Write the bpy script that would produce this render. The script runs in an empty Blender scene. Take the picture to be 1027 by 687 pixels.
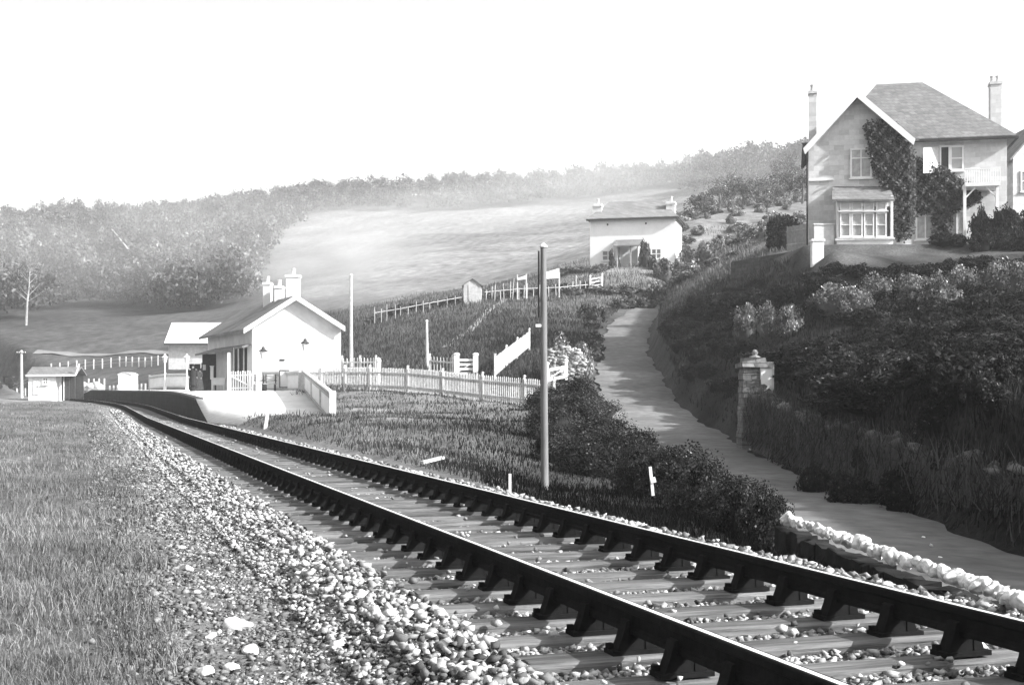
import bpy, math, random
import numpy as np
from mathutils import Vector, Matrix, noise as mnoise
random.seed(7); rng = np.random.default_rng(7)
R = math.radians
sc = bpy.context.scene
col = sc.collection
CAMZ = 1.04
KY = 1.3                                # depth readings were taken in units of 1/1.3 m

def W(px, py, Y):                      # survey helper: bearing and height reading -> world point
    return Vector(((px-513.5)/1000*Y, Y*KY, CAMZ+(394-py)/1000*Y))
def Wo(px, py, Y):                     # the same for frontal things that are built near the origin and then set back
    return Vector(((px-513.5)/1000*Y, Y, CAMZ+(394-py)/1000*Y))
def setback(r, Y): r.location.y += (KY-1)*Y; return r

# ------------------------------------------------------------------ materials (the photo is black and white: greys only)
def gmat(name, v, var=.25, scale=6., rough=.9, bump=.3, attr=None, scale2=None, spec=.12, stretch=None, trans=0, rot=None):
    m = bpy.data.materials.new(name); m.use_nodes = True
    nt = m.node_tree; N = nt.nodes; L = nt.links
    b = N['Principled BSDF']; b.inputs['Roughness'].default_value = rough
    b.inputs['Specular IOR Level'].default_value = spec
    tc = N.new('ShaderNodeTexCoord'); src = tc.outputs['Object']
    if rot is not None:
        mr = N.new('ShaderNodeMapping'); mr.inputs['Rotation'].default_value = (0, 0, rot); L.new(src, mr.inputs['Vector']); src = mr.outputs[0]
    if stretch:
        mp = N.new('ShaderNodeMapping'); mp.inputs['Scale'].default_value = stretch
        L.new(src, mp.inputs['Vector']); src = mp.outputs[0]
    n1 = N.new('ShaderNodeTexNoise'); n1.inputs['Scale'].default_value = scale; n1.inputs['Detail'].default_value = 6
    n1.inputs['Roughness'].default_value = .65
    L.new(src, n1.inputs['Vector'])
    n2 = N.new('ShaderNodeTexNoise'); n2.inputs['Scale'].default_value = scale2 or scale*.13; n2.inputs['Detail'].default_value = 3
    L.new(src, n2.inputs['Vector'])
    def rm(o, a, c):
        r = N.new('ShaderNodeMapRange'); r.inputs[1].default_value = .3; r.inputs[2].default_value = .7
        r.inputs[3].default_value = a; r.inputs[4].default_value = c; L.new(o, r.inputs[0]); return r.outputs[0]
    mu = N.new('ShaderNodeMath'); mu.operation = 'MULTIPLY'
    L.new(rm(n1.outputs[0], 1-var, 1+var), mu.inputs[0]); L.new(rm(n2.outputs[0], 1-var*.7, 1+var*.7), mu.inputs[1])
    m2 = N.new('ShaderNodeMath'); m2.operation = 'MULTIPLY'; L.new(mu.outputs[0], m2.inputs[0])
    if attr:
        at = N.new('ShaderNodeAttribute'); at.attribute_name = attr; L.new(at.outputs['Fac'], m2.inputs[1])
    else: m2.inputs[1].default_value = v
    L.new(m2.outputs[0], b.inputs['Base Color'])
    if bump:
        bp = N.new('ShaderNodeBump'); bp.inputs['Strength'].default_value = bump; bp.inputs['Distance'].default_value = .03
        L.new(n1.outputs[0], bp.inputs['Height']); L.new(bp.outputs[0], b.inputs['Normal'])
    if trans:
        t = N.new('ShaderNodeBsdfTranslucent'); L.new(m2.outputs[0], t.inputs['Color'])
        mx = N.new('ShaderNodeMixShader'); mx.inputs[0].default_value = trans
        L.new(b.outputs[0], mx.inputs[1]); L.new(t.outputs[0], mx.inputs[2])
        L.new(mx.outputs[0], N['Material Output'].inputs['Surface'])
    return m

def brickmat(name, v, mortar, sx, sy, var=.2, rough=.9, bump=.4):
    m = gmat(name, v, var, 5, rough, 0); nt = m.node_tree; N = nt.nodes; L = nt.links
    b = N['Principled BSDF']; base = b.inputs['Base Color'].links[0].from_socket
    br = N.new('ShaderNodeTexBrick'); br.inputs['Scale'].default_value = 1
    br.inputs['Brick Width'].default_value = sx; br.inputs['Row Height'].default_value = sy
    br.inputs['Mortar Size'].default_value = .012; br.inputs['Mortar Smooth'].default_value = .3
    br.inputs['Color1'].default_value = (1, 1, 1, 1); br.inputs['Color2'].default_value = (.72, .72, .72, 1)
    br.inputs['Mortar'].default_value = (mortar, mortar, mortar, 1)
    tc = N.new('ShaderNodeTexCoord'); sp = N.new('ShaderNodeSeparateXYZ'); L.new(tc.outputs['Object'], sp.inputs[0])
    ad = N.new('ShaderNodeMath'); L.new(sp.outputs[0], ad.inputs[0]); L.new(sp.outputs[1], ad.inputs[1])
    cb = N.new('ShaderNodeCombineXYZ'); L.new(ad.outputs[0], cb.inputs[0]); L.new(sp.outputs[2], cb.inputs[1])
    L.new(cb.outputs[0], br.inputs['Vector'])
    mx = N.new('ShaderNodeMix'); mx.data_type = 'RGBA'; mx.blend_type = 'MULTIPLY'; mx.inputs[0].default_value = 1
    L.new(base, mx.inputs[6]); L.new(br.outputs['Color'], mx.inputs[7]); L.new(mx.outputs[2], b.inputs['Base Color'])
    bp = N.new('ShaderNodeBump'); bp.inputs['Strength'].default_value = bump; bp.inputs['Distance'].default_value = .02
    L.new(br.outputs['Fac'], bp.inputs['Height']); bp.invert = True; L.new(bp.outputs[0], b.inputs['Normal'])
    return m

M = dict(
 ground=gmat('ground_cover', .2, .5, 9, .95, 1.0, attr='alb', scale2=.7, spec=.03),
 grass=gmat('grass_blades', .3, .5, 2.2, .9, 0, attr='alb', trans=.2, spec=.02),
 road=gmat('road_earth', .16, .28, 2.2, .95, .6, scale2=.35, spec=.03),
 stone=gmat('ballast_stone', .62, .35, 14, .95, .15, attr='alb', spec=.03),
 sleeper=gmat('sleeper_wood', .13, .6, 3, .95, 1.0, stretch=(.5, 7, 7), rot=-R(18.3), spec=.05),
 iron=gmat('chair_iron', .012, .3, 12, .9, .3, spec=.03),
 rail=gmat('rail_rust', .012, .3, 14, .9, .3, spec=.03),
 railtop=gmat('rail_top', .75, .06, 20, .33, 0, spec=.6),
 white=gmat('white_paint', .78, .08, 3, .6, .05),
 white_old=gmat('weathered_white_paint', .55, .22, 7, .75, .2),
 render=gmat('white_render', .66, .13, 1.2, .9, .3, scale2=.3),
 villa=brickmat('pale_stone', .68, .85, .55, .28, .10),
 greyboard=gmat('grey_board', .42, .2, 5, .8, .2),
 slate=brickmat('slate_roof', .20, .55, .35, .22, .18),
 slate_pale=brickmat('pale_slate_roof', .24, .7, .4, .25, .12),
 dark=gmat('dark_timber', .05, .3, 6, .8, .2),
 darkwall=brickmat('dark_stone_wall', .09, .5, .45, .22, .35),
 stonewall=brickmat('rubble_stone', .5, .35, .42, .2, .4, bump=.8),
 stonegrey=brickmat('grey_rubble_stone', .2, .45, .4, .18, .45, bump=.9),
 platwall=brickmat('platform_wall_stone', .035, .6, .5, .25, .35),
 gravel=gmat('pale_gravel', .66, .14, 2.2, .95, .3),
 glass=None,
 pole=gmat('pole_wood', .17, .25, 3, .8, .3, stretch=(3, 3, .4)),
 paleWood=gmat('pale_bark', .28, .3, 4, .9, .3),
 bark=gmat('bark', .12, .3, 6, .9, .4),
 leafD=gmat('dark_leaves', .05, .55, 3, .9, 0, attr='alb', trans=.15, spec=.03),
 cloth=gmat('dark_cloth', .03, .2, 8, .9, .1), cloth2=gmat('grey_cloth', .2, .2, 8, .9, .1),
 skin=gmat('skin', .5, .05, 8, .6, 0), hair=gmat('hair', .04, .2, 20, .7, 0),
 concrete=gmat('pale_concrete', .6, .12, 2, .9, .2),
)
g = bpy.data.materials.new('window_glass'); g.use_nodes = True
b = g.node_tree.nodes['Principled BSDF']; b.inputs['Base Color'].default_value = (.18, .18, .18, 1)
b.inputs['Roughness'].default_value = .08; b.inputs['Specular IOR Level'].default_value = .7
M['glass'] = g

# ------------------------------------------------------------------ mesh helpers
class MB:
    def __init__(s): s.v = []; s.f = []; s.sm = []
    def add(s, vs, fs, smooth=False):
        o = len(s.v); s.v += [tuple(p) for p in vs]; s.f += [tuple(i+o for i in f) for f in fs]; s.sm += [smooth]*len(fs)
    def box(s, c, size, rz=0, M4=None, jit=0):
        x, y, z = [d/2 for d in size]
        ps = [Vector((i*x, j*y, k*z)) for i in (-1, 1) for j in (-1, 1) for k in (-1, 1)]
        if jit: ps = [p+Vector([random.uniform(-jit, jit) for _ in range(3)]) for p in ps]
        m = M4 or Matrix.Rotation(rz, 4, 'Z')
        s.add([m@p+Vector(c) for p in ps], [(0,1,3,2),(4,6,7,5),(0,4,5,1),(2,3,7,6),(0,2,6,4),(1,5,7,3)])
    def bar(s, p, q, w, h, up=(0,0,1)):
        p, q = Vector(p), Vector(q); d = (q-p); L = d.length; d.normalize(); u = Vector(up)
        r = d.cross(u)
        if r.length < 1e-4: r = d.cross(Vector((0,1,0)))
        r.normalize(); u = r.cross(d)
        m = Matrix((d, r, u)).transposed().to_4x4()
        s.box((p+q)/2, (L, w, h), M4=m)
    def tube(s, pts, rad, n=8, cap=True):
        pts = [Vector(p) for p in pts]; rings = []
        if not hasattr(rad, '__len__'): rad = [rad]*len(pts)
        for i, p in enumerate(pts):
            d = (pts[min(i+1, len(pts)-1)]-pts[max(i-1, 0)]).normalized()
            a = d.cross(Vector((0, 1, 0.01)) if abs(d.y) < .9 else Vector((1, 0, 0))).normalized(); b_ = d.cross(a)
            rings.append([p+(a*math.cos(2*math.pi*k/n)+b_*math.sin(2*math.pi*k/n))*rad[i] for k in range(n)])
        vs = [q for r in rings for q in r]; fs = []
        for i in range(len(pts)-1):
            for k in range(n):
                fs.append((i*n+k, i*n+(k+1)%n, (i+1)*n+(k+1)%n, (i+1)*n+k))
        s.add(vs, fs, True)
        if cap: s.add(rings[0][::-1], [tuple(range(n))]); s.add(rings[-1], [tuple(range(n))])
    def lathe(s, c, prof, n=10):
        vs = [(c[0]+r*math.cos(2*math.pi*k/n), c[1]+r*math.sin(2*math.pi*k/n), c[2]+z) for r, z in prof for k in range(n)]
        fs = [(i*n+k, i*n+(k+1)%n, (i+1)*n+(k+1)%n, (i+1)*n+k) for i in range(len(prof)-1) for k in range(n)]
        s.add(vs, fs, False)
    def prism(s, poly, ext):
        poly = [Vector(p) for p in poly]; e = Vector(ext); n = len(poly)
        s.add(poly+[p+e for p in poly], [tuple(range(n))[::-1], tuple(range(n, 2*n))]+[(i, (i+1)%n, n+(i+1)%n, n+i) for i in range(n)])
    def build(s, name, mat, parent=None, rot=None):
        me = bpy.data.meshes.new(name); org = Vector((0,0,0))
        if parent is not None: org = wloc(parent)
        vs = [Vector(p)-org for p in s.v]
        me.from_pydata([tuple(p) for p in vs], [], s.f); me.materials.append(mat)
        for p, k in zip(me.polygons, s.sm): p.use_smooth = k
        me.update()
        o = bpy.data.objects.new(name, me); col.objects.link(o)
        if parent is not None: o.parent = parent
        return o
def wloc(o):
    v = Vector((0,0,0))
    while o is not None: v = v+o.location; o = o.parent
    return v
def tag(o, label=None, cat=None, group=None, kind=None):
    if label: o['label'] = label
    if cat: o['category'] = cat
    if group: o['group'] = group
    if kind: o['kind'] = kind
    return o
def empty(name, loc, label, cat, group=None):
    o = bpy.data.objects.new(name, None); col.objects.link(o); o.location = loc; o.empty_display_size = .2
    return tag(o, label, cat, group)
def npmesh(name, V, F, mat, alb=None, smooth=False, parent=None):
    me = bpy.data.meshes.new(name); V = np.asarray(V, np.float32); F = np.asarray(F, np.int32); k = F.shape[1]
    me.vertices.add(len(V)); me.vertices.foreach_set('co', V.ravel())
    me.loops.add(F.size); me.loops.foreach_set('vertex_index', F.ravel())
    me.polygons.add(len(F)); me.polygons.foreach_set('loop_start', np.arange(len(F), dtype=np.int32)*k)
    try: me.polygons.foreach_set('loop_total', np.full(len(F), k, np.int32))
    except Exception: pass
    if smooth: me.polygons.foreach_set('use_smooth', np.ones(len(F), bool))
    if alb is not None:
        a = me.attributes.new('alb', 'FLOAT', 'POINT'); a.data.foreach_set('value', np.asarray(alb, np.float32))
    me.update(calc_edges=True); me.validate(); me.materials.append(mat)
    o = bpy.data.objects.new(name, me); col.objects.link(o)
    if parent is not None: o.parent = parent
    return o
def centre(o):                         # move the origin of a top-level mesh to its base
    me = o.data; n = len(me.vertices); a = np.empty(n*3, np.float32); me.vertices.foreach_get('co', a); a = a.reshape(-1, 3)
    c = np.array([(a[:,0].min()+a[:,0].max())/2, (a[:,1].min()+a[:,1].max())/2, a[:,2].min()])
    me.vertices.foreach_set('co', (a-c).ravel()); o.location = c.tolist(); me.update(); return o

# ------------------------------------------------------------------ railway line geometry
TH = R(18.3); D0 = np.array([-math.sin(TH), math.cos(TH)]); N0 = np.array([math.cos(TH), math.sin(TH)])
T0, RAD = 83., 345.
def trk(t, off=0.):                    # point at arc length t, lateral offset from centre line (right positive)
    c0 = N0*3.33
    if t <= T0: p = c0+D0*t; th = TH
    else:
        a = (t-T0)/RAD; th = TH+a
        cen = c0+D0*T0-N0*RAD
        p = cen+RAD*np.array([math.cos(th), math.sin(th)])
    n = np.array([math.cos(th), math.sin(th)])
    q = p+n*off; return float(q[0]), float(q[1]), zt(float(p[1])), th
def zt(Y): return .007*max(0., Y-55.)
def track_b(X, Y):                     # arrays: lateral offset from centre, and arc length
    t = X*D0[0]+Y*D0[1]; b_ = X*N0[0]+Y*N0[1]-3.33
    cen = N0*3.33+D0*T0-N0*RAD
    dx, dy = X-cen[0], Y-cen[1]; r = np.hypot(dx, dy); ang = np.arctan2(dy, dx)
    far = (t > T0)
    return np.where(far, r-RAD, b_), np.where(far, T0+(ang-TH)*RAD, t)

# ------------------------------------------------------------------ terrain control points (X,Y,z,albedo)
C = []
def cp(px, py, Y, a): p = W(px, py, Y); C.append((p.x, p.y, p.z, a))
def cx(X, Y, z, a): C.append((X, Y*KY, z, a))
GL = .12
for X, Y, z in [(-4,-10,-.35),(-12,-10,-.2),(3,-12,-.4),(-1,0,-.35),(-2,3,-.33),(-4,6,-.3),(-8,5,-.2),(-1.5,8,-.36),(-5,12,-.33),(-10,13,-.25),(-7,20,-.25),(-14,22,-.1),(-11,32,-.12),(-20,34,.0),(-20,48,.1),(-30,60,.3),(-28,75,.4),(-45,70,.5)]: cx(X, Y, z, GL)
cp(0,401,95,.2); cp(30,401,100,.2); cx(-60,60,.8,.2); cx(-90,80,2,.12); cx(-60,20,.5,.2); cx(-40,0,.2,.2)
# station hinterland and left hills
cp(0,392,112,0.072); cp(60,389,112,0.066); cp(130,388,108,0.066); cp(200,382,98,0.066); cp(240,372,90,0.066)
cp(0,361,128,0.072); cp(130,358,122,0.072); cp(240,348,112,0.072)
cp(20,340,140,0.066); cp(130,320,160,0.072); cp(200,305,180,0.066); cp(240,325,140,0.066)
cp(30,312,178,0.050); cp(120,292,200,0.050); cp(240,296,190,0.044); cp(0,270,240,0.055); cp(120,255,260,0.055); cp(200,262,240,0.055)
cp(0,228,340,0.055); cp(50,224,350,0.055); cp(100,222,350,0.055); cp(135,228,345,0.055); cp(200,220,380,0.055); cp(-200,240,340,0.055); cp(-200,330,170,0.055)
cp(260,275,215,0.127); cp(300,240,270,0.190); cp(300,290,150,0.158); cp(340,225,290,0.200); cp(420,222,270,0.211); cp(420,260,180,0.211); cp(420,295,120,0.179)
cp(500,215,260,0.211); cp(590,212,245,0.211); cp(590,250,175,0.200); cp(500,255,180,0.211); cp(500,285,125,0.158)
cp(330,200,380,0.066); cp(450,193,380,0.066); cp(600,183,380,0.066); cp(740,178,360,0.066); cp(260,208,400,0.066); cp(450,205,330,0.066); cp(600,198,320,0.066)
cx(-250,700,70,.1); cx(0,800,90,.1); cx(300,700,80,.1); cx(-500,600,60,.1); cx(600,500,60,.1)
cx(0,1800,60,.1); cx(-1500,900,50,.1); cx(1500,900,60,.1); cx(-600,100,30,.1); cx(700,50,40,.1)
# slope behind the picket fence
cp(330,372,64,.08); cp(345,345,80,.07); cp(350,325,95,.1); cp(400,369,60,.075); cp(450,368,57,.07); cp(500,372,53,.06)
cp(400,345,72,.07); cp(450,335,75,.07); cp(500,330,74,.06); cp(560,335,66,.06); cp(400,318,88,.09); cp(480,304,88,.1); cp(560,298,90,.1); cp(600,290,93,.12)
cp(585,360,56,.07); cp(600,330,72,.06)
# bank between the line and the fence
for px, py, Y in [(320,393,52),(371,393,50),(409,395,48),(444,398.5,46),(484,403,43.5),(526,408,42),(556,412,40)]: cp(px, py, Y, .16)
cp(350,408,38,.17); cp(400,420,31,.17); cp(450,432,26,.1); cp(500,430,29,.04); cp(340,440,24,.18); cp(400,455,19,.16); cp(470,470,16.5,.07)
cx(1.4,15,-.75,.03); cx(.6,19,-.8,.03); cx(2.6,12,-.55,.04); cx(1.6,26,-.6,.03); cx(2.2,33,-.1,.06); cx(3.3,40,.6,.07)  # low albedo values carry the hedge shade lying on the bank
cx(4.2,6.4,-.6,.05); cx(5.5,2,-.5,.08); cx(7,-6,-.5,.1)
# right hill
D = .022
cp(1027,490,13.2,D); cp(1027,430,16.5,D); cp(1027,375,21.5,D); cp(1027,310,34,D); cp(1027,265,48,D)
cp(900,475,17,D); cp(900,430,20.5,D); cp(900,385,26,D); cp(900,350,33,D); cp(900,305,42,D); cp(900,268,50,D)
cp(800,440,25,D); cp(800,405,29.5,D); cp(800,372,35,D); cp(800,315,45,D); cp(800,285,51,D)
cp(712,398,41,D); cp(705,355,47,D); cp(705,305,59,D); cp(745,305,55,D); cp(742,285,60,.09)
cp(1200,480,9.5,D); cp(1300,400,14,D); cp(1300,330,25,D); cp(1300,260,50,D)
cx(16,50,8.2,.1); cx(20,53.2,8.8,.09); cx(26,53.5,8.9,.09); cx(16,57,9.0,.1); cx(20,60,9.1,.1); cx(30,56,9.2,.1); cx(30,66,9.4,.1); cx(18,70,11,.1); cx(40,60,10,.08)
cp(720,268,78,.16); cp(720,250,92,.2); cp(700,225,120,.2); cp(760,205,140,.2); cp(790,235,92,.18); cp(670,255,108,.2); cp(640,268,103,.2); cp(600,272,103,.2); cp(660,290,90,.15)
cp(800,205,150,.18); cp(800,172,270,.12); cp(950,190,200,.1); cp(1100,200,200,.1); cx(60,90,18,.1)
cp(640,240,130,.2); cp(620,232,160,.3)
# road edge points
ROAD = [(-8,4.6,7.4,-.9),(4,4.0,6.3,-.9),(12,3.3,6.15,-.9),(21,3.35,6.5,-.85),(29,3.9,7.1,-.75),(36,4.3,7.8,-.55),(42,4.25,7.65,0),(47,4.2,7.6,.85),(52,4.4,7.9,1.8),(62,5.4,8.4,3.55),(75,7.3,10.4,6.2),(88,11.3,14.0,8.9),(98,15.2,17.8,11.2),(108,19.6,22,13.4)]
for Y, xl, xr, z in ROAD[1:]:   # (Y in readings)
    cx((xl+xr)/2, Y, z, .06)
C = np.array(C)
def warp(X, Y):
    Yc = np.maximum(Y, -13)+15
    return np.stack([X/Yc*2.2, np.log(Yc)], -1)
P = warp(C[:,0], C[:,1]); n = len(P)
K = np.linalg.norm(P[:,None]-P[None], axis=-1)
A = np.zeros((n+3, n+3)); A[:n,:n] = K+np.eye(n)*-.004; A[:n,n] = 1; A[:n,n+1:] = P; A[n,:n] = 1; A[n+1:,:n] = P.T
rhs = np.zeros(n+3); sY = np.maximum(C[:,1], 0)+15
rhs[:n] = (C[:,2]-CAMZ)/sY
wz = np.linalg.solve(A, rhs)
RY = np.array([r[0]*KY for r in ROAD]); RL = np.array([r[1] for r in ROAD]); RR = np.array([r[2] for r in ROAD]); RZ = np.array([r[3] for r in ROAD])
def sm(x): x = np.clip(x, 0, 1); return x*x*(3-2*x)
# platform outline: front (offset along the track) and back
PF = [(40.6,-.2),(44.9,.70),(50,.84),(55,.95),(62,1.04),(70,1.08),(85,1.14),(100,1.22),(106,.62)]
PB = [(-6.2,35.2,-.16),(-7.6,40,.22),(-9.2,46,.62),(-11.2,54,1.08),(-15,62,1.15),(-18.5,69,1.2),(-27.5,86,1.25),(-35,100,1.27),(-38.5,106,.66)]
def t_at_Y(Y, off):
    lo, hi = 0, 200
    for _ in range(40):
        m = (lo+hi)/2
        if trk(m, off)[1] < Y: lo = m
        else: hi = m
    return lo
FP = []
PB = [(a, b_*KY, c) for a, b_, c in PB]
for Y, z in PF:
    t = t_at_Y(Y*KY, 1.5); x, y, _, _ = trk(t, 1.5); FP.append((x, y, z))
def plat_z(X, Y):                       # platform surface height or nan
    out = np.full(X.shape, np.nan)
    for i in range(len(FP)-1):
        a, b_, c, d = [np.array(q) for q in (FP[i], PB[i], PB[i+1], FP[i+1])]
        for tri in ((a, b_, c), (a, c, d)):
            p, q, r = tri; den = (q[1]-r[1])*(p[0]-r[0])+(r[0]-q[0])*(p[1]-r[1])
            l1 = ((q[1]-r[1])*(X-r[0])+(r[0]-q[0])*(Y-r[1]))/den; l2 = ((r[1]-p[1])*(X-r[0])+(p[0]-r[0])*(Y-r[1]))/den; l3 = 1-l1-l2
            ins = (l1 > -.02) & (l2 > -.02) & (l3 > -.02)
            out = np.where(ins, l1*p[2]+l2*q[2]+l3*r[2], out)
    return out
def hN(X, Y, s, seed=0.):              # cheap smooth noise by sines
    return (np.sin(X*s+1.3+seed)*np.cos(Y*s*1.13+.7+seed*2)+.5*np.sin(X*s*2.3+Y*s*1.7+seed)+.35*np.cos(X*s*3.9-Y*s*4.3+seed*3)+.25*np.sin(X*s*7.1+Y*s*6.3))/2.1
def terrain(X, Y, cut=True):
    X = np.atleast_1d(np.asarray(X, float)); Y = np.atleast_1d(np.asarray(Y, float))
    shp = X.shape; x = X.ravel(); y = Y.ravel(); z = np.empty(x.size); al = np.empty(x.size)
    for s in range(0, x.size, 4000):
        q = warp(x[s:s+4000], y[s:s+4000]); k = np.linalg.norm(q[:,None]-P[None], axis=-1)
        z[s:s+4000] = (k@wz[:n]+wz[n]+q@wz[n+1:])*(np.maximum(y[s:s+4000], 0)+15)+CAMZ
        w_ = 1/(k**3+1e-6); al[s:s+4000] = (w_@C[:,3])/w_.sum(1)
    amp = np.clip((np.hypot(x, y)-3)/60, 0, 1)
    z += hN(x, y, .9)*.05*(1-amp*.3)+hN(x, y, .21, 2)*.28*amp+hN(x, y, .05, 4)*1.2*np.clip((y-120)/150, 0, 1)
    al = al*(1+np.clip((y-60)/100, 0, 1)*(.22*hN(x, y, .045, 1)+.22*hN(x, y, .16, 3)+.18*hN(x, y, .5, 5))+.2*hN(x, y, 1.1, 2)*(1-amp))
    # road
    xl = np.interp(y, RY, RL); xr = np.interp(y, RY, RR); zr = np.interp(y, RY, RZ); inr = (y > -9) & (y < 138)
    dist = np.maximum(xl-x, x-xr); w_ = 1-sm(dist/np.where(x > xr, .9, 1.1)); w_ = np.where(inr, w_, 0)
    cc = (x-(xl+xr)/2)/(xr-xl)*2
    z = z*(1-w_)+(zr-.03-.05*np.clip(np.abs(cc), 0, 1))*w_
    dr = x-xr; k = sm((dr-.15)/1.2)*(1-sm((dr-1.3)/3.2))*sm((y-6)/6)*(1-sm((y-58)/12)); z = z+.8*k*(1-1.6*np.exp(-((y-54)/6)**2))
    # villa / cottage terraces
    def pad(x0, x1, y0, y1, zz, bl):
        nonlocal z
        d = np.maximum(np.maximum(x0-x, x-x1), np.maximum(y0-y, y-y1)); k = 1-sm(d/bl); z = z*(1-k)+zz*k
    pad(16.2, 29.5, 70.2, 82, 9.1, 2.0); pad(7.5, 19, 135.5, 144, 14.2, 3)
    # track bed
    b_, t = track_b(x, y); zb = np.where(y > 55, .007*(y-55), 0.)-.30
    wl = np.where(b_ < 0, 1-sm((-b_-1.75)/1.0), 1-sm((b_-1.9)/1.15)); wl = np.where((t > -30) & (t < 240), wl, 0)
    z = z*(1-wl)+zb*wl
    gx = np.interp(b_, [-3.2, -2.7, -1.6, 1.6, 2.1, 2.9], [0, .75, 1, 1, .8, 0]); gx = np.where((t > -30) & (t < 240), gx, 0)
    gx = np.clip(gx+hN(x, y, 1.7, 3)*.25*(gx > .02)*(gx < .98), 0, 1)
    al = al*(1-gx)+.15*gx
    pz = plat_z(x, y); z = np.where(np.isnan(pz), z, np.minimum(z, pz-.22))
    return z.reshape(shp), al.reshape(shp)
def gz(x, y): return float(terrain(np.array([x]), np.array([y]))[0][0])

# ground sheet: spacing grows away from the camera
def axis(lo, hi, c, d0, gr):
    out = [c]; d = d0; v = c
    while v < hi: v += d; d = d0*(1+abs(v-c)*gr); out.append(v)
    v = c
    while v > lo: d = d0*(1+abs(v-c)*gr); v -= d; out.insert(0, v)
    return np.array(out)
xs = axis(-1700, 1700, 5, .22, .075); ys = axis(-60, 2900, 6, .22, .058)
GX, GY = np.meshgrid(xs, ys); GZ, GA = terrain(GX, GY)
nx, ny = len(xs), len(ys); idx = np.arange(nx*ny).reshape(ny, nx)
F = np.stack([idx[:-1,:-1].ravel(), idx[:-1,1:].ravel(), idx[1:,1:].ravel(), idx[1:,:-1].ravel()], 1)
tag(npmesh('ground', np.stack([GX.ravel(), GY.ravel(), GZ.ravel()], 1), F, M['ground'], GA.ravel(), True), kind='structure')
print('ground', nx, ny)

# road sheet
ry = np.concatenate([np.arange(-9, 80, .4), np.arange(80, 140, .8)]); V = []; Fq = []
for i, y in enumerate(ry):
    xl, xr, zr = np.interp(y, RY, RL), np.interp(y, RY, RR), np.interp(y, RY, RZ)
    wl = .12*math.sin(y*1.1)+.07*math.sin(y*3.1); wr = .12*math.sin(y*.9+2)+.07*math.sin(y*2.7)
    for k in range(9):
        f = k/8; x = xl+wl+(xr+wr-xl-wl)*f; c = abs(2*f-1)
        rut = -.02*(math.exp(-((f-.28)/.06)**2)+math.exp(-((f-.72)/.06)**2))
        V.append((x, y, zr+.05-.055*c**2+rut))
    if i:
        for k in range(8): a = (i-1)*9+k; Fq.append((a, a+1, a+10, a+9))
tag(npmesh('road', V, Fq, M['road'], None, True), kind='structure')

# ------------------------------------------------------------------ track
def sweep(prof, t0, t1, dt, off, dz):
    ts = np.arange(t0, t1, dt); V = []; Fs = []; m = len(prof)
    for i, t in enumerate(ts):
        for (u, v) in prof:
            x, y, z, th = trk(t, off+u); V.append((x, y, z+v+dz))
        if i:
            for k in range(m): a = (i-1)*m; Fs.append((a+k, a+(k+1)%m, a+m+(k+1)%m, a+m+k))
    return V, Fs
track = empty('railway_track', (trk(4)[0], trk(4)[1], -.2), 'single line of bullhead rail on timber sleepers curving left past the platform', 'railway track')
prof = [(-.035,-.009),(-.028,-.002),(-.015,0),(.015,0),(.028,-.002),(.035,-.009),(.035,-.04),(.012,-.052),(.010,-.105),(.030,-.118),(.030,-.142),(-.030,-.142),(-.030,-.118),(-.010,-.105),(-.012,-.052),(-.035,-.04)]
def rail(off, label):
    V, Fs = sweep(prof, -12, 235, 1.0, off, 0)
    m = MB(); m.v = V; m.f = Fs; m.sm = [False]*len(Fs); o = m.build('rail', M['rail'], track); o.data.materials.append(M['railtop'])
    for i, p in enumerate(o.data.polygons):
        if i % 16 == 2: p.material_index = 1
    return o
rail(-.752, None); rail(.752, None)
SLEEP = .54; ts = np.arange(-6, 228, SLEEP); far_sl = MB(); far_ch = MB(); chn = 0
order = [i for i in range(len(ts)) if ts[i] > 2.5][:100]; nearset = set(order)
def sleeper_box(mb, t):
    x, y, z, th = trk(t); j = random.uniform(-.025, .025)
    m = Matrix.Rotation(th+random.uniform(-.012, .012), 4, 'Z')
    L = 2.68+random.uniform(-.06, .06)
    # slightly bevelled, worn
    w, h = random.uniform(.095, .12), .065; zc = z-.305+random.uniform(-.012, .008)
    pr = [(-w,-h),(w,-h),(w,h-.014),(w-.016,h),(-w+.016,h),(-w,h-.014)]
    xs_ = [-L/2+.0, -L/4, 0, L/4, L/2]; vs = []; fs = []
    for xx in xs_:
        for (a, c) in pr:
            p = m@Vector((xx+random.uniform(-.006,.006), a+random.uniform(-.006,.006)+j, c+random.uniform(-.004,.004))); vs.append((p.x+x, p.y+y, p.z+zc))
    for i in range(4):
        for k in range(6): fs.append((i*6+k, i*6+(k+1)%6, (i+1)*6+(k+1)%6, (i+1)*6+k))
    fs += [tuple(range(6))[::-1], tuple(range(24, 30))]
    mb.add(vs, fs)
def chair(mb, key, t, side):
    x, y, z, th = trk(t, .752*side); m = Matrix.Rotation(th, 4, 'Z'); b0 = z-.24
    def bx(c, s): p = m@Vector(c); mb.box((x+p.x, y+p.y, b0+c[2]), s, rz=th)
    bx((0,0,.012), (.27,.12,.024)); bx((0,0,.06), (.09,.08,.075))
    for sg in (-1, 1):
        q = [m@Vector((sg*u, -.045, v))+Vector((x, y, b0)) for u, v in ((.045,.024),(.105,.024),(.078,.09),(.058,.165),(.038,.17))]
        mb.prism(q if sg > 0 else q[::-1], m@Vector((0,.08,0)))
        bx((sg*.118,.03,.035), (.032,.032,.03))
    p = m@Vector((.048, 0, .15)); key.box((x+p.x, y+p.y, b0+.15), (.035, .17, .06), rz=th)
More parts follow.
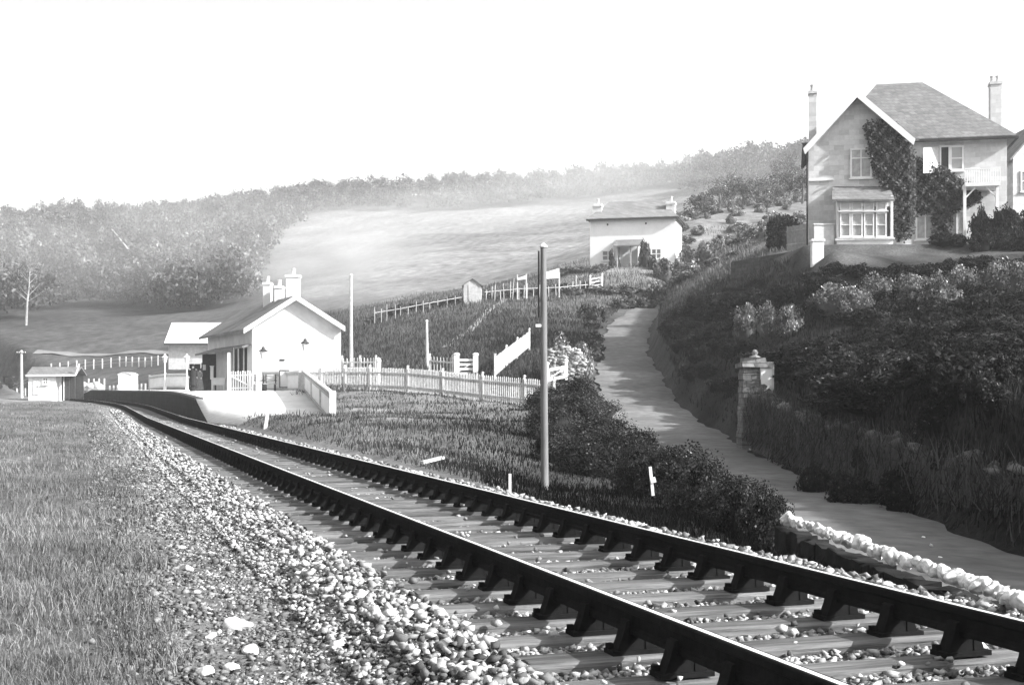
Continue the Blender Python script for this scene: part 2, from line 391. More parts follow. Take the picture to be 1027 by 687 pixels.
for i, t in enumerate(ts):
    if i in nearset:
        mb = MB(); sleeper_box(mb, t); mb.build('sleeper', M['sleeper'], track)
    else: sleeper_box(far_sl, t)
    for side in (-1, 1):
        if i in nearset and chn < 100:
            mb = MB(); chair(mb, mb, t, side); mb.build('rail_chair', M['iron'], track); chn += 1
        else: chair(far_ch, far_ch, t, side)
tag(far_sl.build('sleeper_row', M['sleeper'], track), kind='stuff'); tag(far_ch.build('rail_chair_row', M['iron'], track), kind='stuff')

# ------------------------------------------------------------------ loose stones (ballast)
ico = None
def icosa():
    t = (1+5**.5)/2
    v = np.array([(-1,t,0),(1,t,0),(-1,-t,0),(1,-t,0),(0,-1,t),(0,1,t),(0,-1,-t),(0,1,-t),(t,0,-1),(t,0,1),(-t,0,-1),(-t,0,1)], float)/math.sqrt(1+t*t)
    f = np.array([(0,11,5),(0,5,1),(0,1,7),(0,7,10),(0,10,11),(1,5,9),(5,11,4),(11,10,2),(10,7,6),(7,1,8),(3,9,4),(3,4,2),(3,2,6),(3,6,8),(3,8,9),(4,9,5),(2,4,11),(6,2,10),(8,6,7),(9,8,1)])
    return v, f
IV, IF = icosa()
CV = np.array([(i, j, k) for i in (-1, 1) for j in (-1, 1) for k in (-1, 1)], float)/1.45
CF = np.array([(0,1,3),(0,3,2),(4,6,7),(4,7,5),(0,4,5),(0,5,1),(2,3,7),(2,7,6),(0,2,6),(0,6,4),(1,5,7),(1,7,3)])
def stones(name, pts, size, alb, mat, label=None, squash=.7, lo=.55, hi=1.35):
    pts = np.asarray(pts); N_ = len(pts); chips = N_ > 1000; size = np.broadcast_to(size, (N_,))
    v = CV if chips else IV/np.abs(IV).max(1, keepdims=True)*.55+IV*.45; kv = len(v)
    v = v[None]*(1+rng.uniform(-.42, .25, (N_, kv, 1)))
    if chips: v = v+rng.uniform(-.3, .3, v.shape)
    v = v*rng.uniform(lo, hi, (N_, 1, 3))
    q = rng.normal(0, 1, (N_, 4)); q /= np.linalg.norm(q, axis=1)[:,None]; a_, b_, c_, d_ = q.T
    Rm = np.stack([np.stack([1-2*(c_*c_+d_*d_), 2*(b_*c_-a_*d_), 2*(b_*d_+a_*c_)], -1), np.stack([2*(b_*c_+a_*d_), 1-2*(b_*b_+d_*d_), 2*(c_*d_-a_*b_)], -1), np.stack([2*(b_*d_-a_*c_), 2*(c_*d_+a_*b_), 1-2*(b_*b_+c_*c_)], -1)], 1)
    v = np.einsum('nij,nkj->nki', Rm, v); X, Y, Z = v[:,:,0], v[:,:,1], v[:,:,2]*squash
    V = np.stack([X, Y, Z], -1)*size[:,None,None]+pts[:,None,:]
    F_ = ((CF if chips else IF)[None]+np.arange(N_)[:,None,None]*kv).reshape(-1, 3)
    return npmesh(name, V.reshape(-1, 3), F_, mat, np.repeat(np.broadcast_to(alb, (N_,)), kv))
def scatter_track(N_, t0, t1, bf, dens_pow=2.0):
    u = rng.uniform(0, 1, N_); t = t0*(t1/t0)**u          # denser near
    b_ = bf(N_); q = np.array([trk(a, c)[:2] for a, c in zip(t, b_)]); return t, b_, q
def bed(Nn, t0, t1, lo, hi, s0, s1, alb, nm, lift=.3, keep=None):
    t, b_, q = scatter_track(Nn, t0, t1, lambda k: rng.uniform(lo, hi, k))
    if keep is not None: k = keep(t, b_, q); t, b_, q = t[k], b_[k], q[k]
    z, _ = terrain(q[:,0], q[:,1]); s = rng.uniform(s0, s1, len(t))*(1+np.maximum(0, t-12)*.012)*rng.choice([.7,1,1,1.25], len(t))
    return np.column_stack([q, z+s*lift]), s
P1 = []; S1 = []
def addbed(*a, **k):
    p, s = bed(*a, **k); P1.append(p); S1.append(s)
addbed(42000, 1.2, 95, -2.1, -1.36, .009, .021, .6, 'x', lift=1.6)                       # left shoulder ridge
addbed(17000, 1.2, 80, -1.9, -1.38, .011, .026, .6, 'x', lift=3.6)              # heaped crest at sleeper ends
addbed(7000, 1.0, 70, -2.6, -2.0, .008, .018, .6, 'x')                        # cess
def gaps(t, b_, q): ph = np.mod(t+6+SLEEP/2, SLEEP)-SLEEP/2; return np.abs(ph) > .125
addbed(60000, 1.5, 70, -1.35, 1.4, .010, .022, .5, 'x', lift=1.0, keep=gaps)
addbed(700, 1.5, 40, -1.3, 1.35, .012, .024, .5, 'x', lift=3.2)
addbed(12000, 1.5, 70, 1.3, 1.95, .014, .034, .6, 'x', lift=1.2)
PP = np.concatenate(P1); SS = np.concatenate(S1)
tag(stones('ballast', PP, SS, rng.uniform(.04, .5, len(PP)), M['stone']), kind='stuff', label='loose pale ballast stones along the track', cat='ballast')
# pebbles on the trodden cess path, larger stones at the grass edge
N_ = 34000; u = rng.uniform(0, 1, N_); Y = 3.4*(52/3.4)**u; bb = rng.uniform(-3.15, -1.95, N_)+rng.normal(0, .12, N_)
t = Y/.949; q = np.array([trk(a-1.0, c)[:2] for a, c in zip(t, bb)]); z, _ = terrain(q[:,0], q[:,1])
s = rng.uniform(.004, .016, N_)*rng.choice([.7, 1, 1.6], N_, p=[.5, .4, .1])*(1+Y*.03)
tag(stones('path_pebbles', np.column_stack([q, z+s*.3]), s, rng.uniform(.05, .24, N_), M['stone']), kind='stuff', label='small pebbles on the trodden path beside the track', cat='pebbles')
ctex = bpy.data.textures.new('stone_relief', 'CLOUDS'); ctex.noise_scale = .06
def rough(o, k):
    m = o.modifiers.new('sub', 'SUBSURF'); m.subdivision_type = 'SIMPLE'; m.levels = 1; m.render_levels = 1
    m = o.modifiers.new('sub2', 'SUBSURF'); m.levels = 2; m.render_levels = 2
    m = o.modifiers.new('relief', 'DISPLACE'); m.texture = ctex; m.strength = k; m.texture_coords = 'GLOBAL'
def one_stone(name, X, Y, s, al, label, cat='stone', group=None, squash=.55, dz=0.3):
    o = stones(name, [(X, Y, gz(X, Y)+s*dz)], s, al, M['stone'], squash=squash)
    rough(o, s*.35)
    centre(o); return tag(o, label, cat, group)
big = [(236,633,.085),(252,655,.05),(212,640,.05),(268,600,.04),(205,676,.07),(195,600,.05),(190,575,.055),(212,560,.05),(182,552,.05),(232,671,.05)]
for i, (px, py, s) in enumerate(big):
    Y = 1.41/((py-394)/1000)
    one_stone('field_stone', (px-513.5)/1000*Y, Y*KY, s, .6 if i else .72, 'largest flat pale stone lying on the pebble path left of the track' if i == 0 else 'rough stone among the others lying along the grass edge of the pebble path', group=None if i == 0 else 'stones along the grass edge')

# whitewashed stones on the road edge by the line
A0, A1 = W(786, 521, 9.9), W(1035, 609, 5.75)
wallm = MB(); nseg = 24; pts = []
for i in range(nseg+1):
    p = A0.lerp(A1, i/nseg); pts.append(p)
for i in range(nseg):
    a, b_ = pts[i], pts[i+1]; c = (a+b_)/2; d = b_-a
    wallm.box((c.x+random.uniform(-.02,.02), c.y, c.z-.42), (d.length*1.03, .18, .66), rz=math.atan2(d.y, d.x), jit=.03)
tag(centre(wallm.build('retaining_wall', gmat('shade_dark_stone', .025, .4, 6, .95, .6, spec=.02))), 'low dark stone retaining wall under the row of whitewashed stones beside the road', 'wall')  # stone coloured near black to stand for the shaded hollow below the stones
k = 50
for i in range(k):
    p = A0.lerp(A1, (i+.3*random.random())/k)
    o = stones('whitewashed_stone', [(p.x+random.uniform(-.03,.03), p.y, p.z+.02)], random.uniform(.055,.082), random.uniform(.45,.85), M['stone'], squash=.85, lo=.8, hi=1.15)
    centre(o); rough(o, .045)
    lab = 'whitewashed stone in the row edging the road beside the track'
    if i == 0: lab = 'whitewashed stone at the far end of the row next to the clipped bushes'
    tag(o, lab, 'stone', None if i == 0 else 'whitewashed stones edging the road')

# ------------------------------------------------------------------ grass blades
def blades(name, X, Y, h, w, alb, mat, lean=.5, label=None):
    z, _ = terrain(X, Y); k = len(X); h = np.broadcast_to(h, (k,)); w = np.broadcast_to(w, (k,))
    a = rng.uniform(0, 2*np.pi, k); la = rng.uniform(0, 2*np.pi, k); ll = rng.uniform(.1, 1, k)*lean*h
    dx, dy = np.cos(a)*w/2, np.sin(a)*w/2
    b0 = np.column_stack([X-dx, Y-dy, z-.01]); b1 = np.column_stack([X+dx, Y+dy, z-.01])
    mx = X+np.cos(la)*ll*.35; my = Y+np.sin(la)*ll*.35; mz = z+h*.6
    m0 = np.column_stack([mx-dx*.7, my-dy*.7, mz]); m1 = np.column_stack([mx+dx*.7, my+dy*.7, mz])
    tp = np.column_stack([X+np.cos(la)*ll, Y+np.sin(la)*ll, z+h])
    V = np.stack([b0, b1, m1, m0, tp], 1).reshape(-1, 3); o = np.arange(k)*5
    F_ = np.concatenate([np.stack([o, o+1, o+2], 1), np.stack([o, o+2, o+3], 1), np.stack([o+3, o+2, o+4], 1)])
    return npmesh(name, V, F_, mat, np.repeat(alb, 5))
def polar(N_, y0, y1, x0, x1, clump=True):
    Y = y0*(y1/y0)**rng.uniform(0, 1, N_); X = rng.uniform(x0, x1, N_)*Y
    return X, Y*KY
# left meadow
X, Y = polar(190000, 2.2, 60, -.75, .05)
b_, t = track_b(X, Y); edge = -2.95+.22*hN(X, Y, 1.3, 5)+np.clip((Y-5)*.03, 0, .6)
dn = .5+.5*hN(X, Y, 2.4, 1)
k = (b_ < edge) & (rng.uniform(0, 1, len(X)) < .55+.45*dn); X, Y, dn = X[k], Y[k], dn[k]
sc_ = 1+Y*.055
tag(blades('meadow_grass', X, Y, (.03+.06*rng.uniform(0, 1, len(X))*(.25+1.5*dn**2))*np.minimum(sc_, 1.6), .0045*sc_, rng.uniform(.06, .33, len(X))*(.8+.35*hN(X, Y, .5, 7)), M['grass'], 1.1), kind='stuff', label='rough pale meadow grass left of the track', cat='grass')
# bank beyond the line
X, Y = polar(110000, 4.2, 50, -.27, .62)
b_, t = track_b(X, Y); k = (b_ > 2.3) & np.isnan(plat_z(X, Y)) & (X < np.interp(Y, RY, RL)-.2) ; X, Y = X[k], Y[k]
_, al = terrain(X, Y); pxx = X/Y*1300+513; al = al*np.interp(pxx+40*hN(X, Y, .8, 1), [400, 510], [.55, .16])*(1+.45*hN(X, Y, 1.9, 6))  # grass darkened rightwards to paint the bushes' shade on the bank
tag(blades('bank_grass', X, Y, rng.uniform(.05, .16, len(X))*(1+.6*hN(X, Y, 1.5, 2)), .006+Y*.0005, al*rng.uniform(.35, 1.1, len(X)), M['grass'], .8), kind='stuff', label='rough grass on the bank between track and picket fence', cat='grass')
# tall grass on the shaded bank right of the road
X, Y = polar(200000, 6, 60, .1, .95)
xr = np.interp(Y, RY, RR); k = (X > xr+.3) & (X < 30) & (Y < 67) & ~((X > 14) & (Y > 59)); X, Y = X[k], Y[k]; d = X-np.interp(Y, RY, RR)
cl = hN(X, Y, 1.6, 4); k2 = rng.uniform(-1, 1, len(X)) < cl+.35; X, Y, d = X[k2], Y[k2], d[k2]
h = rng.uniform(.08, .3, len(X))
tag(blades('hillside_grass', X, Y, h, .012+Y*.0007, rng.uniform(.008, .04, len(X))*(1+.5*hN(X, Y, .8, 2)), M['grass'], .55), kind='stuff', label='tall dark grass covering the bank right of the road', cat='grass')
# scrubby slope behind fence and below cottage
X, Y = polar(60000, 50, 120, -.22, .34); k = (np.abs(X-np.interp(Y, RY, (RL+RR)/2)) > 2.2) & ~((X > 15) & (Y < 89)) ; X, Y = X[k], Y[k]; _, al = terrain(X, Y)
tag(blades('slope_grass', X, Y, rng.uniform(.15, .5, len(X)), .07, al*rng.uniform(.45, 1.2, len(X)), M['grass'], .8), kind='stuff', label='coarse grass on the slope behind the picket fence', cat='grass')

# ------------------------------------------------------------------ foliage
def leafcloud(N_, K_, rx, ry, rz, leaf, alb0, alb1, zc=None, seed=0, glint=.05):
    r = np.random.default_rng(seed); zc = rz if zc is None else zc
    d = r.normal(0, 1, (K_, 3)); d /= np.linalg.norm(d, axis=1)[:,None]; d[:,2] = np.abs(d[:,2])*1.15-.35
    rad = r.uniform(.55, 1.0, K_)[:,None]; cen = d*rad*np.array([rx, ry, rz])*.85
    cs = r.uniform(.13, .27, K_)*(rx+ry+rz)/3*1.15; ca = r.uniform(alb0, alb1, K_)
    w_ = r.integers(0, K_, N_); e = r.normal(0, 1, (N_, 3)); e /= np.linalg.norm(e, axis=1)[:,None]; e *= r.uniform(.35, 1.1, N_)[:,None]**.6
    p = cen[w_]+e*cs[w_][:,None]; p[:,2] += zc; p[:,2] = np.maximum(p[:,2], -.05)
    nrm = e+r.normal(0, .6, (N_, 3)); nrm /= np.linalg.norm(nrm, axis=1)[:,None]
    a = np.cross(nrm, r.normal(0, 1, (N_, 3))); a /= np.linalg.norm(a, axis=1)[:,None]; b2 = np.cross(nrm, a)
    s = (leaf*r.uniform(.6, 1.4, N_))[:,None]; 
    V = np.stack([p-a*s, p+b2*s*.6, p+a*s, p-b2*s*.6], 1).reshape(-1, 3)
    F_ = np.arange(N_*4).reshape(-1, 4); al = np.repeat(ca[w_]*r.uniform(.5, 1.5, N_)*r.choice([1, 1, 3.5], N_, p=[.5, .5-glint, glint]), 4)  # a few much paler leaves stand in for sun sparkles
    return V, F_, al
def core(rx, ry, rz, zc, seed):
    r = np.random.default_rng(seed); v = IV*(1+r.uniform(-.2, .2, (12, 1)))*np.array([rx, ry, rz]); v[:,2] += zc; return v, IF
def bushmesh(name, N_, K_, leaf, a0, a1, seed, rz=.5):
    V, F_, al = leafcloud(N_, K_, .5, .5, rz, leaf, a0, a1, zc=rz*.55, seed=seed)
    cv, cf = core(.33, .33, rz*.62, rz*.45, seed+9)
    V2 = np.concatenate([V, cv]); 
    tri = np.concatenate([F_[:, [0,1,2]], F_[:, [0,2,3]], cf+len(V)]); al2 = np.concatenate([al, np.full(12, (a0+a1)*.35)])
    o = npmesh(name, V2, tri, M['leafD'], al2); return o
protos = {}
def proto(kind, i):
    key = (kind, i)
    if key not in protos:
        N_, K_, leaf, a0, a1 = dict(near=(8000, 60, .015, .008, .07), dark=(2600, 40, .030, .008, .035), light=(3000, 44, .024, .10, .26), scrub=(1100, 26, .045, .06, .24), far=(700, 22, .055, .05, .12))[kind]
        o = bushmesh('bush', N_, K_, leaf, a0, a1, 100+i*7+len(kind)); col.objects.unlink(o); protos[key] = o
    return protos[key]
nb = 0
def bush(X, Y, w, h, kind, label, group=None, name='bush', sink=.1, z=None):
    global nb; nb += 1
    src = proto(kind, nb % 3); o = src.copy(); o.name = name; col.objects.link(o)
    zz = gz(X, Y) if z is None else z
    o.location = (X, Y, zz-sink*h); o.scale = (w, w*random.uniform(.85, 1.15), h); o.rotation_euler = (0, 0, random.uniform(0, 6.28))
    return tag(o, label, 'bush', group)
MASS = {}
def massbush(key, X, Y, w, h, kind, sink=.1):
    global nb; nb += 1
    me = proto(kind, nb % 3).data; n_ = len(me.vertices)
    if not hasattr(massbush, 'c'): massbush.c = {}
    if me.name not in massbush.c:
        a = np.empty(n_*3, np.float32); me.vertices.foreach_get('co', a); al = np.empty(n_, np.float32); me.attributes['alb'].data.foreach_get('value', al)
        f = np.empty(len(me.loops), np.int32); me.loops.foreach_get('vertex_index', f); massbush.c[me.name] = (a.reshape(-1, 3), al, f.reshape(-1, 3))
    V, al, F_ = massbush.c[me.name]; t = random.uniform(0, 6.28); c, s_ = math.cos(t), math.sin(t)
    P_ = np.column_stack([(V[:,0]*c-V[:,1]*s_)*w+X, (V[:,0]*s_+V[:,1]*c)*w+Y, V[:,2]*h+gz(X, Y)-sink*h])
    MASS.setdefault(key, []).append((P_, al*random.uniform(.6, 1.5), F_))
def massbuild(key, label, cat):
    o = 0; Vs, As, Fs = [], [], []
    for V, al, F_ in MASS[key]: Vs.append(V); As.append(al); Fs.append(F_+o); o += len(V)
    tag(npmesh(key, np.concatenate(Vs), np.concatenate(Fs), M['leafD'], np.concatenate(As)), kind='stuff', label=label, cat=cat)
def bpx(px, top, Y, wpx, kind, label, group=None, name='bush', base=None):
    p = W(px, top, Y); zg = gz(p.x, p.y); hm = dict(near=1.0, dark=.75, light=1.6, scrub=.8, far=.8)[kind]; h = max(hm, p.z-zg)*((1.4 if px > 700 else 1.75) if kind == 'near' else 1.5) if base is None else (p.z-base)*1.3
    return bush(p.x, p.y, wpx/1000*Y*1.3, h, kind, label, group, name)
# clipped bushes along the road's left edge
near = [(574,377,41,42,'rounded bush at the far end of the hedge where the picket fence ends'),
 (592,398,37,46,'bush in the hedge beside the bright patch of road'),
 (572,425,34,60,'dark bush low on the bank behind the telegraph pole'),
 (612,424,29,58,'broad bush in the middle of the hedge left of the road'),
 (590,448,26,70,'dark spreading bush at the bank foot right of the telegraph pole'),
 (638,434,24,50,'bush in the hedge just left of the small white post'),
 (688,444,18.5,64,'round topped bush in the hedge just right of the small white post'),
 (722,462,15.5,72,'bush between the round topped one and the end of the roadside hedge'),
 (752,478,13,64,'loose leafy bush with pale tips near the end of the roadside hedge'),
 (772,494,11.2,44,'last small bush of the hedge next to the whitewashed stones'),
 (668,470,19,50,'low dark bush at the foot of the hedge right of the white post'),
 (620,458,24,60,'low dark bush at the foot of the hedge left of the white post')]
for px, top, Y, w, lab in near: bpx(px, top, Y, w*1.25, 'near', lab, 'roadside hedge bushes')
for px, top, Y, w in [(553,405,38,40),(585,425,32,50),(556,440,28.5,50),(604,445,26,56),(560,462,24,44),(592,470,22,50),(632,462,22.5,50),(655,480,19.5,46),(690,478,17,56),(728,488,14,56),(700,500,14.5,50),(752,505,11.6,44),(640,482,19.5,44)]:
    bpx(px, top, Y, w*1.2, 'near', 'low dark bush in the lower part of the roadside hedge facing the track', 'lower hedge bushes')
# hillside vegetation, right
def row(pts, n_, kind, label, group, wm=1.0, jx=8, jt=5, name='bush'):
    for i in range(n_):
        f = (i+.5)/n_*(len(pts)-1); k = min(int(f), len(pts)-2); f -= k; a, b_ = pts[k], pts[k+1]
        px, top, Y = [a[j]+(b_[j]-a[j])*f for j in range(3)]
        step = abs(pts[-1][0]-pts[0][0])/n_*1.55*wm
        bpx(px+random.uniform(-jx, jx), top+random.uniform(-jt, jt), Y+random.uniform(-.6, .6), max(step, 18)*random.uniform(.85, 1.2), kind, label, group, name)
row([(700,292,57),(740,288,53),(800,280,47),(850,280,44.5),(900,275,44),(960,262,45.5),(1035,255,46)], 24, 'dark', 'dark bush in the garden hedge below the villa lawn', 'bushes of the hedge below the villa')
row([(720,300,53),(800,287,48),(900,283,46),(1035,270,44)], 16, 'dark', 'dark bush in the lower row of the hedge below the villa', 'bushes of the second hedge row')
row([(745,345,45),(780,352,39),(840,345,36),(900,342,34),(960,336,32),(1035,325,30)], 18, 'dark', 'dark shrub in the band below the pale garden bushes', 'dark shrubs across the hillside')
row([(790,372,35),(850,370,33),(900,366,31)], 7, 'dark', 'dark shrub behind the stone gate pillar', 'dark shrubs behind the pillar')
for i in range(46):
    px = random.uniform(800, 1030); f = random.random(); top_ = 400+f*90; Yb = 31-(top_-400)*.14-(px-800)*.022
    p = W(px, top_, Yb); massbush('undergrowth', p.x, p.y, random.uniform(24, 46)/1000*Yb*1.3, random.uniform(.7, 1.2), 'dark')
for i in range(330):
    Y_ = random.uniform(24, 76); xr_ = float(np.interp(Y_, RY, RR)); X_ = xr_+random.uniform(.9, 1) *(1+random.random()**1.3*11)
    if (X_ > 13.5 and Y_ > 58) or (46 < Y_ < 60 and X_ < 13): continue
    massbush('undergrowth', X_, Y_, random.uniform(.8, 2.2), random.uniform(.6, 1.5), 'dark')
massbuild('undergrowth', 'dark brambles and undergrowth covering the steep hillside right of the road', 'undergrowth')
light = [(748,296,46,22,'slender pale bush at the left end of the garden terrace'),(768,300,45,24,'pale conical bush second from the left end of the terrace'),(792,312,43,26,'small pale bush between the conical one and the wide one'),(835,305,43,44,'wide pale bush in the middle of the terrace'),(880,312,42,34,'pale bush left of the big rounded one'),(917,287,41,46,'big rounded pale bush on the terrace'),(966,283,41,36,'tall round topped pale bush standing highest on the terrace'),(1000,302,40,40,'pale bush right of the tall round topped one'),(1024,296,39,40,'pale bush at the right edge of the picture'),(860,330,41,36,'low pale bush below the wide one'),(940,322,39,40,'low pale bush between the two tallest')]
for px, top, Y, w, lab in light: bpx(px, top, Y, w, 'light', lab, 'pale garden bushes')
row([(672,330,58),(690,312,57),(720,300,55),(745,318,48)], 6, 'dark', 'dark bush in the tall hedge right of the climbing road', 'hedge right of the climbing road', wm=1.3)
row([(672,352,55),(700,350,49),(735,350,45),(760,368,40)], 8, 'dark', 'dark bush on the steep bank right of the climbing road', 'bushes on the bank right of the road', wm=1.3)
row([(690,392,46),(712,388,43),(740,392,40)], 4, 'dark', 'low dark bush at the foot of the bank beside the pillar', 'bushes at the foot of the bank', wm=1.3)
# around the cottage and upper slope
row([(560,268,104),(585,266,103),(600,262,102)], 5, 'scrub', 'grey shrub left of the cottage', 'shrubs left of the cottage')
row([(560,291,91),(600,288,92),(640,290,92)], 6, 'scrub', 'pale scrub bush on the bank below the cottage', 'scrub below the cottage')
row([(655,262,100),(690,250,102),(700,235,112)], 7, 'scrub', 'pale scrub bush right of the cottage', 'scrub right of the cottage')
row([(650,285,92),(690,275,88),(735,264,80)], 9, 'scrub', 'scrub bush above the bend of the road', 'scrub above the road bend')
row([(615,302,84),(635,290,86),(655,298,84)], 5, 'far', 'dark bush in the bend of the climbing road', 'bushes in the road bend', wm=1.2)
row([(590,300,80),(598,310,74),(600,335,64),(596,352,57)], 6, 'far', 'dark bush on the left bank of the climbing road', 'bushes left of the climbing road')
for i in range(170):
    px = random.uniform(660, 805); f = random.random(); Y = 85+f*110
    py = 250-f*60+random.uniform(-6, 6)
    p = W(px, py, Y); 
    massbush('scrub', p.x, p.y, random.uniform(1.0, 3.4), random.uniform(1.2, 3.0), 'scrub')
massbuild('scrub', 'pale scrub growing over the slope between cottage and villa', 'scrub')
row([(378,316,90),(430,309,90),(480,300,90),(540,293,92),(600,284,95)], 22, 'far', 'bush in the boundary hedge along the top of the dark slope', 'boundary hedge bushes', wm=1.0, jt=3)
bpx(646, 236, 103.4, 11, 'far', 'dark shrub climbing beside the cottage porch', name='shrub'); bpx(614, 246, 103.2, 6, 'far', 'narrow dark shrub left of the cottage door', name='shrub'); bpx(655, 252, 102.6, 12, 'far', 'low dark shrub right of the cottage porch', name='shrub')
bpx(785, 207, 70, 34, 'dark', 'dark rounded tree top over the paling fence left of the villa', name='shrub')
# right of villa
row([(985,205,54.5),(1005,200,54),(1035,195,54)], 5, 'dark', 'tall shrub in front of the villa verandah', 'shrubs right of the villa', wm=1.6)
row([(945,236,53),(990,228,53),(1035,222,52)], 6, 'dark', 'leafy shrub along the edge of the villa lawn', 'shrubs at the lawn edge', wm=1.2)

# far woodland: crowns on the hills, one mass
def woodland():
    pts = []
    def fill(cnt, x0, x1, y0, y1, test):
        k = 0
        while k < cnt:
            Y = random.uniform(y0, y1); px = random.uniform(x0, x1)
            if not test(px, Y): continue
            pts.append(((px-513.5)/1000*Y, Y*KY)); k += 1
    fill(1050, -330, 232, 165, 400, lambda px, Y: Y > np.interp(px, [-400,0,30,60,100,130,200,232], [150,150,165,170,168,165,160,165]))
    fill(620, 150, 330, 160, 420, lambda px, Y: Y > np.interp(px, [150,225,250,262,300,330], [165,160,165,250,300,330]))
    fill(420, 300, 700, 300, 420, lambda px, Y: Y > np.interp(px, [300,340,420,590,700], [335,330,305,275,200]))
    fill(150, 690, 830, 235, 330, lambda px, Y: True)
    fill(120, 830, 1500, 230, 330, lambda px, Y: True)
    pts_ = np.array(pts); z, _ = terrain(pts_[:,0], pts_[:,1]); Vs = []; Fs = []; As = []; o = 0
    protoL = [leafcloud(420, 30, .5, .5, .62, .042, .03, .14, zc=.5, seed=300+i, glint=0) for i in range(10)]
    protoS = [core(.36, .36, .42, .55, 40+i) for i in range(4)]
    for (x, y), zz in zip(pts, z):
        V, F_, al = random.choice(protoL); h = random.uniform(5, 11)*(1 if y < 390 else .85); w = h*random.uniform(.7, 1.05); a = random.uniform(0, 6.28); ca, sa = math.cos(a), math.sin(a)
        br = random.uniform(.55, 1.5)
        P_ = np.column_stack([(V[:,0]*ca-V[:,1]*sa)*w+x, (V[:,0]*sa+V[:,1]*ca)*w+y, V[:,2]*h+zz-.5])
        Vs.append(P_); Fs.append(F_+o); As.append(al*br); o += len(V)
    tag(npmesh('woodland', np.concatenate(Vs), np.concatenate(Fs), M['leafD'], np.concatenate(As)), kind='stuff', label='hazy woodland covering the far hills', cat='woodland')
woodland()

def bare_tree(px, base, top, Y, label, name='bare_tree'):
    B = W(px, base, Y); Tp = W(px+4, top, Y); h = Tp.z-B.z; z0 = gz(B.x, B.y)
    r = empty(name, (B.x, B.y, z0), label, 'tree'); m = MB()
    tr = [Vector((B.x, B.y, z0-.3)), Vector((B.x+.15, B.y, z0+h*.3)), Vector((B.x+.5, B.y, z0+h*.6)), Vector((B.x+.7, B.y, z0+h))]
    m.tube(tr, [h*.022, h*.018, h*.011, h*.003], 7); m.build('trunk', M['paleWood'], r)
    m = MB()
    for i in range(16):
        f = random.uniform(.35, .95); k = min(int(f*3), 2); p = tr[k].lerp(tr[k+1], f*3-k); a = random.uniform(0, 6.28); L = h*.32*(1.15-f)
        q = p+Vector((math.cos(a)*L, math.sin(a)*L, L*random.uniform(.6, 1.2))); m.tube([p, (p+q)/2+Vector((0,0,-.1)), q], [h*.006, h*.004, h*.0015], 5)
    m.build('limbs', M['paleWood'], r)
    V, F_, al = leafcloud(1500, 24, h*.24, h*.24, h*.3, .11, .06, .2, zc=h*.72, seed=5); npmesh('crown', V, F_, M['leafD'], al, parent=r)
    return r
def round_tree(px, Y, h, w, label, seed):
    X = (px-513.5)/1000*Y; Yt = Y*KY; z0 = gz(X, Yt); r = empty('tree', (X, Yt, z0), label, 'tree', 'trees on the slope behind the villa')
    m = MB(); m.tube([(X, Yt, z0-.3), (X+.1, Yt, z0+h*.4), (X, Yt, z0+h*.75)], [h*.04, h*.028, h*.01], 7)
    for i in range(5):
        a = i*1.26; p = Vector((X, Yt, z0+h*(.3+.07*i))); m.tube([p, p+Vector((math.cos(a)*w*.3, math.sin(a)*w*.3, h*.22))], [h*.015, h*.005], 5)
    m.build('trunk', M['bark'], r)
    V, F_, al = leafcloud(1500, 30, w*.5, w*.5, h*.42, .15, .03, .16, zc=h*.45, seed=seed); npmesh('crown', V, F_, M['leafD'], al, parent=r)
for i, (px, Y, h, w) in enumerate([(705,150,6,7),(722,165,7,8),(742,150,6,7),(756,170,8,9),(772,140,6,7),(788,155,8,8),(800,130,7,7),(735,190,8,9),(768,195,9,10),(795,200,10,10),(808,175,9,9)]):
    round_tree(px+random.uniform(-5,5), Y+random.uniform(-12,12), h*random.uniform(.6,1.1), w*random.uniform(.7,1.2), 'leafy tree on the scrubby slope behind and left of the villa', 700+i)
bare_tree(26, 335, 268, 158, 'tall pale trunked tree at the edge of the wood on the far left')
p, q = W(113, 231, 228), W(138, 264, 200); q2 = q+(q-p)*.3
m = MB(); m.tube([p, p.lerp(q, .5)+Vector((0,0,.3)), q, q2], [.08, .15, .2, .22], 7)
tag(centre(m.build('fallen_trunk', M['white_old'])), 'thin white streak slanting down across the wooded hillside', 'tree trunk')

# ------------------------------------------------------------------ poles
def tel_pole(px, top, base_z, Y, r0, label, cap=True, arms=0, group=None, mat=None):
    p = W(px, top, Y); X = p.x; Y = p.y; r = empty('telegraph_pole', (X, Y, base_z), label, 'pole', group); m = MB()
    m.tube([(X+.03, Y, base_z-.4), (X+.01, Y, (base_z+p.z)/2), (X, Y, p.z)], [r0, r0*.88, r0*.74], 12)
    m.build('shaft', mat or M['pole'], r)
    if cap:
        m = MB(); m.lathe((X, Y, p.z), [(0,-.01),(r0*1.05,0),(r0*.9,.03),(0,.08)], 12); m.build('cap', M['white'], r)
    for k in range(arms):
        m = MB(); zz = p.z-.25-.35*k; m.box((X, Y-.1, zz), (1.0, .07, .09)); a = m.build('crossarm', M['dark'], r)
        for sx in (-.42, -.2, .2, .42):
            m = MB(); m.lathe((X+sx, Y-.1, zz+.04), [(.02,0),(.04,.05),(.045,.1),(.02,.13),(0,.14)], 8); m.build('insulator', M['white'], a)
    return r
t1 = tel_pole(545, 248, -.9, 18, .072, 'tall bare telegraph pole with pale cap standing just beyond the rails')
m = MB(); X = W(545, 0, 18).x
m.box((X-.085, 18*KY, 3.0), (.03, .03, 1.2)); m.build('conduit', M['dark'], t1)
m = MB(); m.box((X-.09, 18*KY-.05, 2.25), (.1, .06, .05)); m.build('bracket', M['white'], t1)
tel_pole(352, 276, 2.4, 62, .11, 'thin pale telegraph pole standing right of the station gable', arms=0, mat=M['white_old'])
